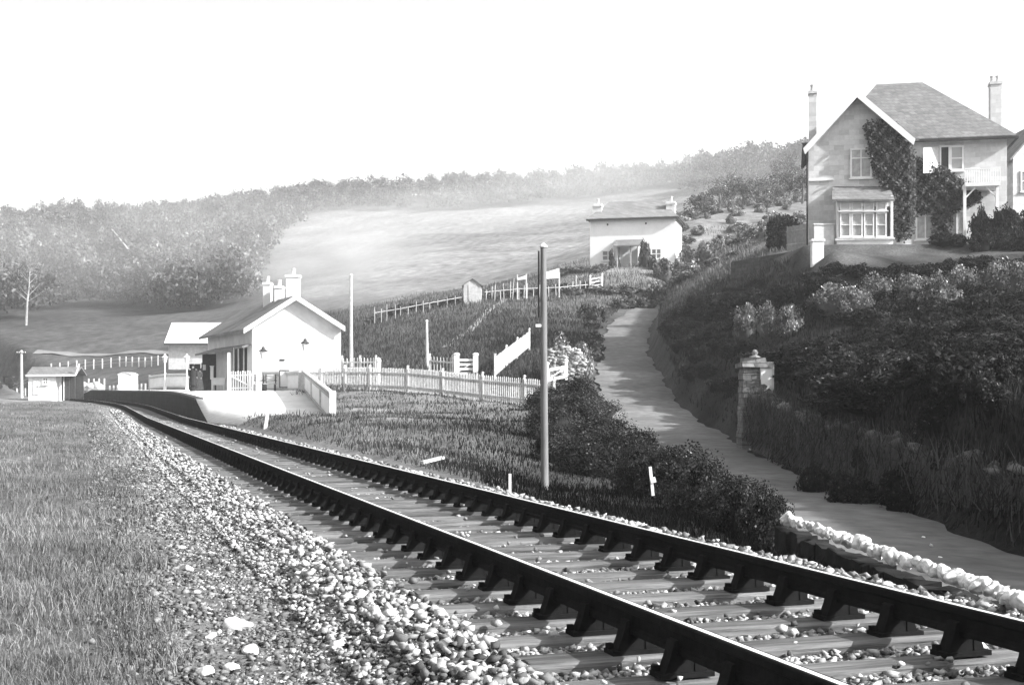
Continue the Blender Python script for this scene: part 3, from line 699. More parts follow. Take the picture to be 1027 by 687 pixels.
tel_pole(428, 322, 2.6, 58, .09, 'short thin pale pole behind the picket fence', mat=M['white_old'])
tel_pole(21.5, 352, gz(-50, 134), 103, .16, 'pale pole with small crossarm at the far left beyond the meadow', arms=1, mat=M['white_old'])
p = W(379.5, 372, 52.5); m = MB(); m.lathe((p.x, p.y, p.z-1), [(.13,0),(.13,1.45),(.15,1.5),(.13,1.62),(.06,1.7),(0,1.72)], 12)
tag(centre(m.build('gate_post', M['white'])), 'stout white round headed post behind the picket fence', 'post')
def stake(px, top, base, Y, w, label, tilt=0, name='marker_post', mat='white'):
    p = W(px, top, Y); q = W(px+tilt, base, Y); m = MB(); m.bar(q, p, w, w, up=(0,1,0))
    return tag(centre(m.build(name, M[mat])), label, 'post')
stake(511.5, 475, 496, 13.2, .035, 'short white marker stake beside the telegraph pole')
stake(269, 411, 437, 33, .09, 'white leaning stake in the pale gravel at the foot of the platform ramp', tilt=-4)
p, q = W(652, 468, 15.2), W(655, 489, 15.2); m = MB(); m.bar(q-Vector((0,0,.12)), p, .045, .04, up=(0,1,0)); m.bar((p+q)/2+Vector((.03,-.035,-.08)), (p+q)/2+Vector((.01,-.035,.0)), .08, .02, up=(0,1,0))
tag(centre(m.build('marker_post', M['white'])), 'small white post leaning in the gap of the roadside hedge', 'post')
p, q = W(423, 466, 17.6), W(444, 461, 17.9); m = MB(); m.bar(p+Vector((0,0,.04)), q+Vector((0,0,.04)), .1, .05); tag(centre(m.build('plank', M['greyboard'])), 'pale plank lying on the grass bank beyond the rails', 'plank')

# ------------------------------------------------------------------ picket fences
def picket_fence(name, knots, H, pitch, label, mat, pw=.055, pointed=True, group=None, rails=2, postw=.1, extra=.08):
    K = [Vector(k) for k in knots]; r = empty(name, K[0], label, 'fence', group); 
    for i in range(len(K)-1):
        a, b_ = K[i], K[i+1]; L = (b_-a).length; nn = max(2, int(L/pitch)); d = (b_-a).normalized(); nr = Vector((d.y, -d.x, 0)).normalized()
        if nr.y > 0: nr = -nr
        m = MB()
        for k in range(nn):
            c = a+(b_-a)*((k+.5)/nn)+nr*.035; hh = H+random.uniform(-.02, .02); dd = Vector((d.x, d.y, 0)).normalized()*pw/2; lx = Vector((d.x,d.y,0))*random.uniform(-.012,.012)
            q = [c-dd+Vector((0,0,.04)), c+dd+Vector((0,0,.04)), c+dd+lx+Vector((0,0,hh-.06))]
            if pointed: q += [c+lx+Vector((0,0,hh))]
            q += [c-dd+lx+Vector((0,0,hh-.06))]
            m.prism(q, nr*.02)
        m.build('picket_panel', mat, r)
        for zz in ([.28, H-.25] if rails == 2 else [H*.5]):
            m = MB(); m.bar(a+Vector((0,0,zz)), b_+Vector((0,0,zz)), .05, .09); m.build('fence_rail', mat, r)
    for k in K:
        m = MB(); m.box((k.x, k.y, k.z+(H+extra)/2-.1), (postw, postw, H+extra+.2)); m.lathe((k.x, k.y, k.z+H+extra), [(postw*.75,0),(postw*.6,.04),(0,.07)], 4); m.build('post', M['white_old'], r)
    return r
kn = [W(*k) for k in [(300,391,54),(322,391,52.5),(346,391,51.3),(371,391.8,50),(409,393.5,48),(444,397.5,46),(484,402.5,43.8),(526,407,42),(556,410.5,40.6)]]
for k in kn: k.z = max(k.z, gz(k.x, k.y)+.02) if abs(k.z-gz(k.x, k.y)) > .12 else k.z
picket_fence('picket_fence', kn, 1.16, .135, 'long pale picket fence along the top of the bank beyond the rails', M['white_old'], pw=.062)
picket_fence('picket_fence', [W(343,374,56.5), W(361,374,56), W(377,374,55.5)], .85, .22, 'short white picket fence with pointed tops beside the station gable', M['white'], pw=.07)
picket_fence('picket_fence', [W(431,377,53), W(454,379,52)], 1.05, .24, 'few tall separate pickets left of the white field gate', M['white_old'], pw=.05)
picket_fence('picket_fence', [W(496.5,377,50), W(508,367,53), W(519,358,56), W(531,348,59)], .98, .27, 'white picket fence climbing the slope beside the field gate', M['white'], pw=.08)
# field gate
def five_bar(name, a, b_, H, label, bars=4, mat=None, post=.14):
    a, b_ = Vector(a), Vector(b_); mat = mat or M['white']; r = empty(name, a, label, 'gate')
    for k in (a, b_):
        m = MB(); m.box((k.x, k.y, k.z+(H+.2)/2), (post, post, H+.2)); m.lathe((k.x, k.y, k.z+H+.2), [(post*.7,0),(post*.55,.08),(0,.12)], 8); m.build('gate_post', mat, r)
    m = MB()
    for i in range(bars):
        z = Vector((0,0,.18+i*(H-.25)/(bars-1))); m.bar(a+z, b_+z, .04, .12)
    for f in (.12, .88): p = a.lerp(b_, f); m.bar(p+Vector((0,-.03,.1)), p+Vector((0,-.03,H)), .03, .1, up=(0,1,0))
    m.bar(a+Vector((0,-.03,.2)), b_+Vector((0,-.03,H-.1)), .03, .08, up=(0,1,0)); m.build('gate_leaf', mat, r)
    return r
five_bar('field_gate', W(458,378,52), W(477,378,52), .95, 'white barred field gate with high hinge post behind the picket fence', post=.26)
five_bar('field_gate', W(478.5,375,54), W(494,374,54), .8, 'small dark barred gate between the white gate and the climbing fence', mat=M['dark'], post=.1)
five_bar('garden_gate', W(592,289,93), W(604,287,93), .9, 'pale garden gate on the boundary hedge below the cottage', mat=M['white'], bars=3)
five_bar('field_gate', W(549,385,46), W(568,381,47.5), .7, 'low white rail barrier at the foot of the whitewashed stone wall', bars=2)

# whitewashed rubble bank wall
def rubble(name, poly, thick, Y0, label, mat, n_=180, s=(.14,.3), alb=(.6,.9)):
    r = empty(name, W(poly[0][0], poly[0][1], Y0), label, 'wall'); pts = []; xs_ = [p[0] for p in poly]; ys_ = [p[1] for p in poly]
    m = MB(); pv = [W(a, c, Y0) for a, c in poly]; m.prism([p+Vector((0,0,0)) for p in pv], (0, thick, 0)); m.build('wall_core', M['stonegrey'], r)
    while len(pts) < n_:
        x, y = random.uniform(min(xs_), max(xs_)), random.uniform(min(ys_), max(ys_)); ins = False; j = len(poly)-1
        for i in range(len(poly)):
            if (poly[i][1] > y) != (poly[j][1] > y) and x < (poly[j][0]-poly[i][0])*(y-poly[i][1])/(poly[j][1]-poly[i][1])+poly[i][0]: ins = not ins
            j = i
        if ins: q = W(x, y, Y0-.12); pts.append((q.x, q.y, q.z))
    ss = rng.uniform(*s, n_)
    o = stones('stonework', pts, ss, rng.uniform(*alb, n_), mat, squash=.6)
    o.data.transform(Matrix.Translation(-r.location)); o.parent = r; return r
rubble('stone_wall', [(549,381),(549,352),(562,347),(579,350),(588,362),(584,373),(572,381)], .8, 50, 'bright whitewashed rubble wall beside the climbing road', M['stone'], 620, s=(.08,.19), alb=(.1,.45))
bpx(565, 330, 51.5, 34, 'light', 'pale ivy mound on top of the whitewashed rubble wall'); bpx(584, 335, 52, 22, 'light', 'pale bush at the right end of the rubble wall top')

# gate pillar right of the road
PX, PY = 7.55, 31*KY; gzp = -.75; r = empty('stone_pillar', (PX, PY, gzp), 'rough stone gate pillar with rounded cap and bright sunlit side right of the road', 'pillar')
m = MB(); w = .42; nst = 13
for i in range(nst):
    ww = w*(1.18-.18*i/nst)
    m.box((PX, PY, gzp+.1+i*.2), (ww*2+random.uniform(-.05,.05), ww*2+random.uniform(-.05,.05), .195), jit=.02)
m.build('pillar_shaft', M['stonegrey'], r)
m = MB(); zt_ = gzp+nst*.2; m.box((PX, PY, zt_+.05), (1.0, 1.0, .12), jit=.04); m.box((PX-.05, PY, zt_+.17), (.72, .75, .13), jit=.06); m.lathe((PX, PY, zt_+.22), [(.26,0),(.16,.1),(.07,.14),(.11,.22),(.06,.3),(0,.32)], 8); m.build('cap', M['stonegrey'], r)
m = MB(); m.box((PX+.46, PY-.02, zt_-.35), (.08, .82, .8), jit=.03); m.box((PX+.28, PY-.45, zt_-.38), (.36, .05, .75), jit=.03); m.build('sunlit_face', M['white'], r)  # white panels paint the sunlight on the pillar's right side
m = MB(); wp = [Vector((np.interp(y*KY, RY, RR)+dx, y*KY, z)) for y, dx, z in ((31.4,.2,1.0),(30.6,.2,.95),(28,.25,.75),(25,.3,.45),(22,.38,.3),(18.5,.42,.15),(15,.45,.0),(12,.5,-.1),(9.5,.5,-.15))]
for a, b_ in zip(wp, wp[1:]):
    q = [a, b_, Vector((b_.x-.15, b_.y, -1.1)), Vector((a.x-.15, a.y, -1.1))]
    m.prism(q, (.5, .12, 0))
rw = empty('roadside_wall', wp[-1], 'overgrown stone wall running down from the gate pillar beside the road', 'wall'); m.build('wall_face', M['darkwall'], rw)
pts_ = []
for i in range(150):
    k = random.random()*(len(wp)-1.001); j = int(k); p = wp[j].lerp(wp[j+1], k-j); pts_.append((p.x+random.uniform(-.05,.4), p.y+random.uniform(-.1,.1), p.z+random.uniform(-.02,.1)))
o = stones('coping', pts_, rng.uniform(.08, .16, 150), rng.uniform(.04, .22, 150), M['stone']); o.data.transform(Matrix.Translation(-rw.location)); o.parent = rw
X = rng.uniform(0, 1, 16000); k = X*(len(wp)-2)+1; ki = np.minimum(k.astype(int), len(wp)-2); f = k-ki; wa = np.array([tuple(v) for v in wp])
pw_ = wa[ki]*(1-f)[:,None]+wa[ki+1]*f[:,None]
V = []; al = []; n_ = len(X); pw_[:,0] += rng.uniform(-.25, .6, n_); pw_[:,1] += rng.uniform(-.2, .2, n_); z0 = pw_[:,2]-rng.uniform(0, 1.3, n_)**1.2
h = rng.uniform(.2, .5, n_); wd = .013; a_ = rng.uniform(0, 6.28, n_); dx, dy = np.cos(a_)*wd, np.sin(a_)*wd; ln = rng.normal(0, .12, (n_, 2))
Vv = np.stack([np.column_stack([pw_[:,0]-dx-.15*(pw_[:,2]-z0), pw_[:,1]-dy, z0]), np.column_stack([pw_[:,0]+dx-.15*(pw_[:,2]-z0), pw_[:,1]+dy, z0]), np.column_stack([pw_[:,0]+ln[:,0], pw_[:,1]+ln[:,1], z0+h])], 1).reshape(-1, 3)
tag(npmesh('wall_grass', Vv, np.arange(n_*3).reshape(-1, 3), M['grass'], np.repeat(rng.uniform(.015, .12, n_), 3)), kind='stuff', label='grass hanging over the roadside wall', cat='grass')
for i, (px, py, Y, s) in enumerate([(838,395,32,.16),(850,392,32,.2),(858,390,32,.18),(845,398,31.6,.14),(867,389,32,.14)]):
    p = W(px, py, Y); o = stones('white_stone', [tuple(p)], s, .85, M['stone']); centre(o); tag(o, 'white stone in the little heap on the dark hillside right of the pillar', 'stone', 'heap of white stones')
for i, (px, py) in enumerate([(926,540),(934,549),(943,562),(1011,592),(752,457),(717,427)]):
    Y = 1.93/((py-394)/1000); o = stones('road_pebble', [((px-513.5)/1000*Y, Y*KY, gz((px-513.5)/1000*Y, Y*KY)+.08)], .03*Y/12, .9, M['stone']); centre(o); tag(o, 'tiny pale pebble lying on the shaded road', 'pebble', 'pebbles on the road')

# ------------------------------------------------------------------ villa
PROJ = [None]
vil = empty('villa', (19.5, 56, 9.1), 'large pale gabled villa with slate hip roof and ivy high on the right hillside', 'house')
s56 = lambda px, py, Y=56.: VW(px, py, Y)
def quadwall(mb, poly, ext): mb.prism(poly, ext)

VPH = R(-12); VO = (19.5, 56*KY)
def VW(px, py, Y):                     # reading onto a plane parallel to the villa's front, in the villa's own axes
    u = (px-513.5)/1300; c, s_ = math.cos(VPH), math.sin(VPH); d = Y-56
    # local y of t*(u,1)-VO : -s*(tu-Ox)+c*(t-Oy) = d
    t = (d-s_*VO[0]+c*VO[1])/(c-s_*u); dx, dy = t*u-VO[0], t-VO[1]
    return Vector((VO[0]+c*dx+s_*dy, Y, CAMZ+(394-py)/1300*t))
PROJ[0] = VW
XL, XR = VW(811,0,56).x, VW(914,0,56).x; ZB = 8.4; bsx = VW(836,0,56).x; apex = VW(861, 96, 56); ze = VW(811, 146, 56).z
m = MB(); m.prism([(XL,56,ZB),(XR,56,ZB),(XR,56,ze),(apex.x,56,apex.z-.12),(XL,56,ze)], (0, 6.5, 0)); m.build('gable_wall', M['villa'], vil)
# wing
WX0, WX1, WY0, WY1 = XR+.003, VW(1010,0,58.3).x, 58.3, 65.2; zw = VW(960, 139, 58.3).z
m = MB(); m.box(((WX0+WX1)/2, (WY0+WY1)/2, (ZB+zw)/2), (WX1-WX0-.004, WY1-WY0, zw-ZB)); m.box(((XL+XR)/2+.3, 63.9, (ZB+zw)/2-.3), (XR-XL-.6, 2.5, zw-ZB-.6)); m.build('wing_wall', M['villa'], vil)
# wing roof (hip)
rz_ = VW(900, 84, 61.8).z; RX0, RX1 = VW(879,84,61.8).x, VW(925,84,61.8).x
e = .45; f0 = (WX1+e, WY0-e, zw); b0 = (WX1+e, WY1+e, zw); fl = (XL+1.0, WY0-e, zw); bl = (XL+1.0, WY1+e, zw)
m = MB(); th = Vector((0,0,.14)); r0, r1 = (RX0, 61.8, rz_), (RX1, 61.8, rz_)
top = [Vector(v) for v in (fl, f0, b0, bl, r0, r1)]; bot = [v-th for v in top]
m.add(top+bot, [(0,1,5,4),(1,2,5),(2,3,4,5),(3,0,4),(6,7,1,0),(7,8,2,1),(8,9,3,2),(9,6,0,3),(9,8,7,6)])
m.build('wing_roof', M['slate'], vil)
m = MB(); m.bar((XR+.6, WY0-e-.05, zw-.14), (WX1+e, WY0-e-.05, zw-.14), .1, .13); m.bar((WX1+e+.05, WY0-e, zw-.14), (WX1+e+.05, WY1+e, zw-.14), .1, .13); m.build('gutter', M['dark'], vil)
# gable roof slabs
ov = .55; lf = VW(805.5, 149, 55.5); rt = VW(918, 139.5, 55.5); ap = VW(859.5, 91, 55.5)
for a, nm in ((lf, 'l'), (rt, 'r')):
    m = MB(); q = [Vector((a.x, 55.45, a.z)), Vector((ap.x, 55.45, ap.z)), Vector((ap.x, 55.45, ap.z-.16)), Vector((a.x, 55.45, a.z-.16))]
    m.prism(q, (0, 6.2 if nm == 'l' else 5.0, 0)); m.build('gable_roof', M['slate'], vil)
    m = MB(); q = [Vector((a.x, 55.40, a.z-.02)), Vector((ap.x, 55.40, ap.z+.02)), Vector((ap.x, 55.40, ap.z-.40)), Vector((a.x+(.1 if nm == 'l' else -.1), 55.40, a.z-.36))]
    m.prism(q, (0, .05, 0)); m.build('bargeboard', M['white'], vil)
m = MB(); m.bar((XL-.3, 55.6, ze-.2), (XL-.3, 62, ze-.2), .12, .12); m.tube([(XL-.08, 55.85, ze-.3), (XL-.08, 55.85, 8.6)], .05, 6); m.build('downpipe', M['dark'], vil)
m = MB(); m.prism([(XL-.38,55.7,ze+.1),(XL-.02,55.7,ze+.1),(XL-.02,55.7,ze-1.0)], (0,.12,0)); m.build('eave_bracket', M['dark'], vil)
m = MB(); m.box(((XL+bsx)/2, 55.96, VW(811,181,56).z), (bsx-XL, .08, .12)); m.box((XL+2.9, 55.95, VW(811,181,56).z+.0), (.1, .06, .1)); m.build('string_course', M['white'], vil)
def window(parent, px0, px1, py0, py1, Y, cols, rows, fw=.07, frame='white', pane='glass', rowf=None):
    pj = PROJ[0] or Wo; a, b_ = pj(px0, py1, Y), pj(px1, py0, Y); r = empty('window', ((a.x+b_.x)/2, Y, a.z), None, None); r.parent = parent; r.location = r.location-wloc(parent)
    w_, h_ = b_.x-a.x, b_.z-a.z
    m = MB(); m.box(((a.x+b_.x)/2, Y-.01, (a.z+b_.z)/2), (w_, .03, h_)); m.build('pane', M[pane] if isinstance(pane, str) else pane, r)
    m = MB(); cy = Y-.05
    for f in (0, 1): m.box((a.x+w_*f, cy, (a.z+b_.z)/2), (fw*1.3, .08, h_+fw*1.3)); m.box(((a.x+b_.x)/2, cy-.002, a.z+h_*f), (w_+fw*1.3, .084, fw*1.3))
    for i in range(1, cols): m.box((a.x+w_*i/cols, cy, (a.z+b_.z)/2), (fw, .07, h_))
    for f in (rowf or [j/rows for j in range(1, rows)]): m.box(((a.x+b_.x)/2, cy, a.z+h_*f), (w_, .066, fw*.8))
    m.box(((a.x+b_.x)/2, cy-.04, a.z-.08), (w_+.25, .18, .07))
    m.build('frame', M[frame], r); return r
pane_p = gmat('curtained_glass', .4, .35, 3, .25, 0, spec=.5)
window(vil, 853.5, 873.5, 149.5, 178.5, 55.98, 2, 2, rowf=[.68], pane=pane_p)
# bay
bx0, bx1 = VW(838.5,0,54.8).x, VW(896.5,0,54.8).x; bzT = VW(867,199,54.8).z; 
m = MB(); m.box(((bx0+bx1)/2, 55.4, (ZB+VW(867,238,54.8).z)/2), (bx1-bx0-.1, 1.18, VW(867,238,54.8).z-ZB)); m.box(((bx0+bx1)/2, 55.42, bzT-.22), (bx1-bx0-.12, 1.14, .5)); m.box((bx0+.1, 55.4, 10.6), (.14, 1.15, 2.6)); m.box((bx1-.1, 55.4, 10.6), (.14, 1.15, 2.6)); m.build('bay', M['white'], vil)
m = MB(); m.box(((bx0+bx1)/2, 54.78, VW(867,240,54.8).z), (bx1-bx0+.12, .22, .1)); m.box(((bx0+bx1)/2, 54.77, VW(867,249,54.8).z), (bx1-bx0+.2, .2, .16)); m.build('bay_sill', M['villa'], vil)
for a, c in ((843,852.5),(854.5,864.5),(867,876),(879,888.5)):
    window(vil, a, c, 214, 237.5, 54.84, 1, 2, fw=.06, pane=pane_p)
    window(vil, a, c, 203, 211, 54.84, 1, 1, fw=.06, pane=gmat('pale_blind', .6, .1, 3, .4, 0))
m = MB(); a0, a1 = VW(835,187,55.98), VW(892,187,55.98); c0, c1 = VW(834.5,200,54.5), VW(897.5,200,54.5)
tp = [Vector((a0.x, 56, a0.z)), Vector((a1.x, 56, a1.z)), Vector((c1.x, 54.5, c1.z)), Vector((c0.x, 54.5, c0.z))]; m.add(tp+[v-Vector((0,0,.1)) for v in tp], [(0,3,2,1),(4,5,6,7),(0,1,5,4),(1,2,6,5),(2,3,7,6),(3,0,4,7)])
m.build('bay_roof', M['slate'], vil)
# wing openings
window(vil, 943, 952, 147, 172, 58.28, 1, 1, pane=M['dark']); window(vil, 953.5, 965.5, 147, 171, 58.28, 1, 2, pane=gmat('blind', .42, .1, 3, .6, 0))
m = MB(); a, b_ = VW(941.5,173,58.2), VW(926,174,57.5); t_ = Vector((0,0,1.45)); m.prism([a, b_, b_+t_, a+t_], (.02, .05, 0)); m.build('shutter', M['white_old'], vil)
window(vil, 919, 937, 207, 240, 58.28, 2, 2, rowf=[.7], pane=pane_p)
window(vil, 952, 967, 212, 247, 58.28, 2, 2, rowf=[.3], pane=pane_p)
# balcony and verandah
vb = MB(); bz = VW(985,187,57.2).z; bx_a, bx_b = VW(966,0,57.2).x, VW(1001,0,57.2).x
vb.box(((bx_a+bx_b)/2, 57.35, bz), (bx_b-bx_a, 1.9, .2)); bal = vb.build('balcony', M['white'], vil)
m = MB(); m.box(((bx_a+bx_b)/2, 56.42, bz+.85), (bx_b-bx_a, .06, .06))
for i in range(16): m.box((bx_a+(bx_b-bx_a)*i/15, 56.42, bz+.45), (.035, .035, .8))
m.build('balustrade', M['white'], bal)
for px in (1000, 967.5):
    m = MB(); X = VW(px,0,56.6).x; m.box((X, 56.6, (8.6+bz)/2), (.16, .16, bz-8.6-.2)); m.bar((X, 56.6, bz-.75), (X+(.6 if px < 980 else -.6), 56.6, bz-.12), .08, .1, up=(0,1,0)); m.build('verandah_post', M['white'], vil)
def chimney(px0, px1, py0, py1, Y, mat, parent, pots=2, depth=.6):
    pj = PROJ[0] or Wo; a, b_ = pj(px0, py1, Y), pj(px1, py0, Y); m = MB(); cx_, w_ = (a.x+b_.x)/2, b_.x-a.x
    m.box((cx_, Y, (a.z+b_.z)/2-.4), (w_*.86, depth, b_.z-a.z-.8+.8)); m.box((cx_, Y, b_.z-.45), (w_, depth+.12, .16)); ch = m.build('chimney', mat, parent)
    for i in range(pots):
        x = cx_+(i-(pots-1)/2)*w_*.42; m = MB(); m.lathe((x, Y, b_.z-.42), [(.0,0),(.13,0),(.11,.35),(.14,.4),(.14,.46),(0,.46)], 8); m.build('chimney_pot', mat, ch)
    return ch
chimney(810.5, 819.5, 86, 150, 59, M['villa'], vil, 1); chimney(991.5, 1004.5, 77, 150, 63, M['villa'], vil, 2, .8)
PROJ[0] = None; vil.location.y = 56*KY; vil.rotation_euler = (0, 0, VPH)
# ivy on the villa
ivy_poly = [(868,126),(890,122),(900,128),(914,150),(916,160),(930,166),(950,172),(962,182),(978,190),(984,200),(966,205),(955,212),(951,245),(938,247),(935,210),(918,212),(914,236),(899,238),(897,200),(886,186),(877,170),(872,148)]
def inpoly(x, y, poly):
    ins = np.zeros(x.shape, bool); j = len(poly)-1
    for i in range(len(poly)):
        xi, yi = poly[i]; xj, yj = poly[j]
        c = ((yi > y) != (yj > y)) & (x < (xj-xi)*(y-yi)/(yj-yi+1e-9)+xi); ins ^= c; j = i
    return ins
px = rng.uniform(860, 990, 60000); py = rng.uniform(118, 250, 60000); k = inpoly(px+rng.normal(0, 1.5, 60000), py+rng.normal(0, 2.6, 60000), ivy_poly); px, py = px[k], py[k]
lump = .5+.5*hN(px, py, .35, 3); dpt = rng.uniform(.02, .55, len(px))*(.35+lump)
Yw = np.where(px < 914, 56., 58.3)-dpt; Yw = np.where((px >= 914) & (px < 918), 57-dpt, Yw)
cV, sV = math.cos(VPH), math.sin(VPH); uu = (px-513.5)/1300; dd = Yw-56; tt = (dd-sV*VO[0]+cV*VO[1])/(cV-sV*uu)
c = np.column_stack([tt*uu, tt, CAMZ+(394-py)/1300*tt]); n_ = len(px); nn = rng.normal(0, .7, (n_, 3))+np.array([0,-.8,.4]); nn /= np.linalg.norm(nn, axis=1)[:,None]
a = np.cross(nn, rng.normal(0, 1, (n_, 3))); a /= np.linalg.norm(a, axis=1)[:,None]; b2 = np.cross(nn, a); s = rng.uniform(.05, .11, n_)[:,None]
V = np.stack([c-a*s, c+b2*s*.7, c+a*s, c-b2*s*.7], 1).reshape(-1, 3)
iv = npmesh('ivy', V, np.arange(n_*4).reshape(-1, 4), M['leafD'], np.repeat(rng.uniform(.04, .13, n_)*(.6+.8*lump), 4)); centre(iv); tag(iv, 'thick dark ivy climbing the villa walls between gable and balcony', 'ivy')
# low parapet left of bay, gate post, neighbour house, garden walls
p = W(826, 226, 55.6); m = MB(); m.box((p.x, p.y, (8.4+p.z)/2), (W(836,0,55).x-W(816,0,55).x, .25, p.z-8.4)); m.box((p.x, p.y, p.z+.04), (1.2, .35, .08)); tag(centre(m.build('garden_wall', M['villa'])), 'short pale garden wall between the bay window and the gable corner', 'wall')
p = W(819.5, 242, 51.5); m = MB(); m.box((p.x, p.y, p.z-.9), (.58, .5, 1.8)); m.box((p.x, p.y, p.z+.03), (.7, .62, .1)); tag(centre(m.build('gate_pier', M['white'])), 'square white gate pier in front of the villa lawn', 'gate pier')
m = MB(); q = [W(733,263,62), W(790,253,58.5), W(813,250.5,57)]
for a, b_ in zip(q, q[1:]): m.prism([a, b_, b_-Vector((0,0,2.4)), a-Vector((0,0,2.4))], (.1, .4, 0))
tag(centre(m.build('garden_wall', M['darkwall'])), 'tall dark stone garden wall left of the villa', 'wall')
q = [W(789,249,61), W(800,248,60), W(811,246,59)]
r = empty('paling_fence', q[0], 'pale upright paling fence on top of the dark garden wall', 'fence'); m = MB()
for a, b_ in zip(q, q[1:]):
    for k in range(8): p = a.lerp(b_, (k+.5)/8); m.box((p.x, p.y, p.z+.55), (.07, .03, 1.5+random.uniform(-.04,.04)))
m.build('paling_panel', M['greyboard'], r)
m = MB(); m.bar(q[0]+Vector((0,.04,1.0)), q[2]+Vector((0,.04,1.0)), .04, .08); m.bar(q[0]+Vector((0,.04,.2)), q[2]+Vector((0,.04,.2)), .04, .08); m.build('fence_rail', M['greyboard'], r)
nh = empty('neighbour_house', Wo(1035, 210, 74), 'pale house partly cut off at the right edge beyond the villa', 'house')
m = MB(); a, b_ = Wo(1016,225,74), Wo(1075,158,74); ax = (a.x+b_.x)/2; m.prism([(a.x,74,a.z-3),(b_.x,74,a.z-3),(b_.x,74,b_.z),(ax,74,b_.z+2.6),(a.x,74,b_.z)], (0, 8, 0)); m.build('wall', M['villa'], nh)
for sx in (a.x-.3, b_.x+.3):
    m = MB(); m.prism([(sx,73.7,b_.z-.15),(ax,73.7,b_.z+2.8),(ax,73.7,b_.z+2.62),(sx,73.7,b_.z-.32)], (0,8.6,0)); m.build('roof', M['slate_pale'], nh)
window(nh, 1024, 1036, 172, 192, 73.98, 2, 2)
setback(nh, 74)
# villa lawn edging
# ------------------------------------------------------------------ cottage (turned a little)
phi = R(-14); cc_ = Vector((8.35, 106.6*KY, 14.0)); cot = empty('cottage', cc_, 'white cottage with pale hipped roof and porch on the hill above the road', 'house')
cm = Matrix.Translation(cc_)@Matrix.Rotation(phi, 4, 'Z')
def cb(mb, x0, x1, y0, y1, z0, z1): mb.box(cm@Vector(((x0+x1)/2, (y0+y1)/2, (z0+z1)/2)), (x1-x0, y1-y0, z1-z0), rz=phi)
LW, DW, HW = 9.1, 6.0, 5.6
m = MB(); cb(m, 0, LW, 0, DW, -1.0, HW); m.build('wall', gmat('whitewash', .84, .06, 1.2, .9, .2), cot)
m = MB(); o_ = .35; T = [cm@Vector(v) for v in ((-o_,-o_,HW),(LW+o_,-o_,HW),(LW+o_,DW+o_,HW),(-o_,DW+o_,HW),(1.6,DW/2,HW+2.2),(LW-1.9,DW/2,HW+2.2))]; Bv = [v-Vector((0,0,.13)) for v in T]
m.add(T+Bv, [(0,1,5,4),(1,2,5),(2,3,4,5),(3,0,4),(6,7,1,0),(7,8,2,1),(8,9,3,2),(9,6,0,3),(9,8,7,6)]); m.build('roof', M['slate_pale'], cot)
m = MB(); m.bar(cm@Vector((-o_,-o_-.05,HW-.16)), cm@Vector((LW+o_,-o_-.05,HW-.16)), .12, .16); m.bar(cm@Vector((LW+o_+.05,-o_,HW-.16)), cm@Vector((LW+o_+.05,DW+o_,HW-.16)), .12, .16); m.build('gutter', M['dark'], cot)
for x0 in (.1, LW-1.1):
    m = MB(); cb(m, x0, x0+.95, 1.0, 1.8, HW-.3, HW+1.75); cb(m, x0-.08, x0+1.03, .92, 1.88, HW+1.45, HW+1.6); ch = m.build('chimney', M['render'], cot)
    m = MB(); m.lathe(cm@Vector((x0+.5,1.4,HW+1.75)), [(.16,0),(.13,.4),(.17,.45),(.17,.55),(0,.55)], 8); m.build('chimney_pot', M['render'], ch)
def cwin(x0, x1, z0, z1):
    r = empty('window', (0,0,0), None, None); r.parent = cot; r.location = cm@Vector(((x0+x1)/2, 0, z0))-cc_
    m = MB(); cb(m, x0, x1, -.03, -.005, z0, z1); m.build('pane', M['glass'], r)
    m = MB()
    for f in (0, .5, 1): x = x0+(x1-x0)*f; cb(m, x-.05, x+.05, -.09, -.032, z0-.05, z1+.05)
    for f in (0, .5, 1): z = z0+(z1-z0)*f; cb(m, x0-.05, x1+.05, -.085, -.034, z-.04, z+.04)
    cb(m, x0-.15, x1+.15, -.18, -.004, z0-.14, z0-.06); m.build('frame', M['white'], r)
cwin(1.35, 2.55, 1.15, 2.15)
cwin(6.6, 7.6, 1.2, 2.2)
for x in (1.9, 6.0): m = MB(); cb(m, x-.08, x+.08, -.05, -.002, HW-.75, HW-.55); m.build('air_vent', M['dark'], cot)
m = MB(); cb(m, 3.1, 3.2, -1.5, 0, 0, 2.5); cb(m, 5.3, 5.4, -1.5, 0, 0, 2.5); cb(m, 4.5, 4.65, -1.5, -1.35, 0, 2.5); pr = m.build('porch', M['greyboard'], cot)
m = MB(); T = [cm@Vector(v) for v in ((2.8,-1.75,2.5),(5.7,-1.75,2.5),(5.7,0,3.3),(2.8,0,3.3))]; m.add(T+[v-Vector((0,0,.12)) for v in T], [(0,1,2,3),(7,6,5,4),(0,4,5,1),(1,5,6,2),(2,6,7,3),(3,7,4,0)]); m.build('porch_roof', M['slate'], pr)
m = MB(); cb(m, 3.5, 4.4, -.06, -.002, 0, 2.1); d_ = m.build('door', M['white'], cot); m = MB(); cb(m, 4.25, 4.32, -.12, -.06, 1.0, 1.06); m.build('handle', M['dark'], d_)
m = MB(); cb(m, 3.0, 4.6, -2.6, -1.7, -.55, -.1); cb(m, 2.9, 4.5, -3.3, -2.6, -.9, -.35); m.build('step', M['concrete'], cot)

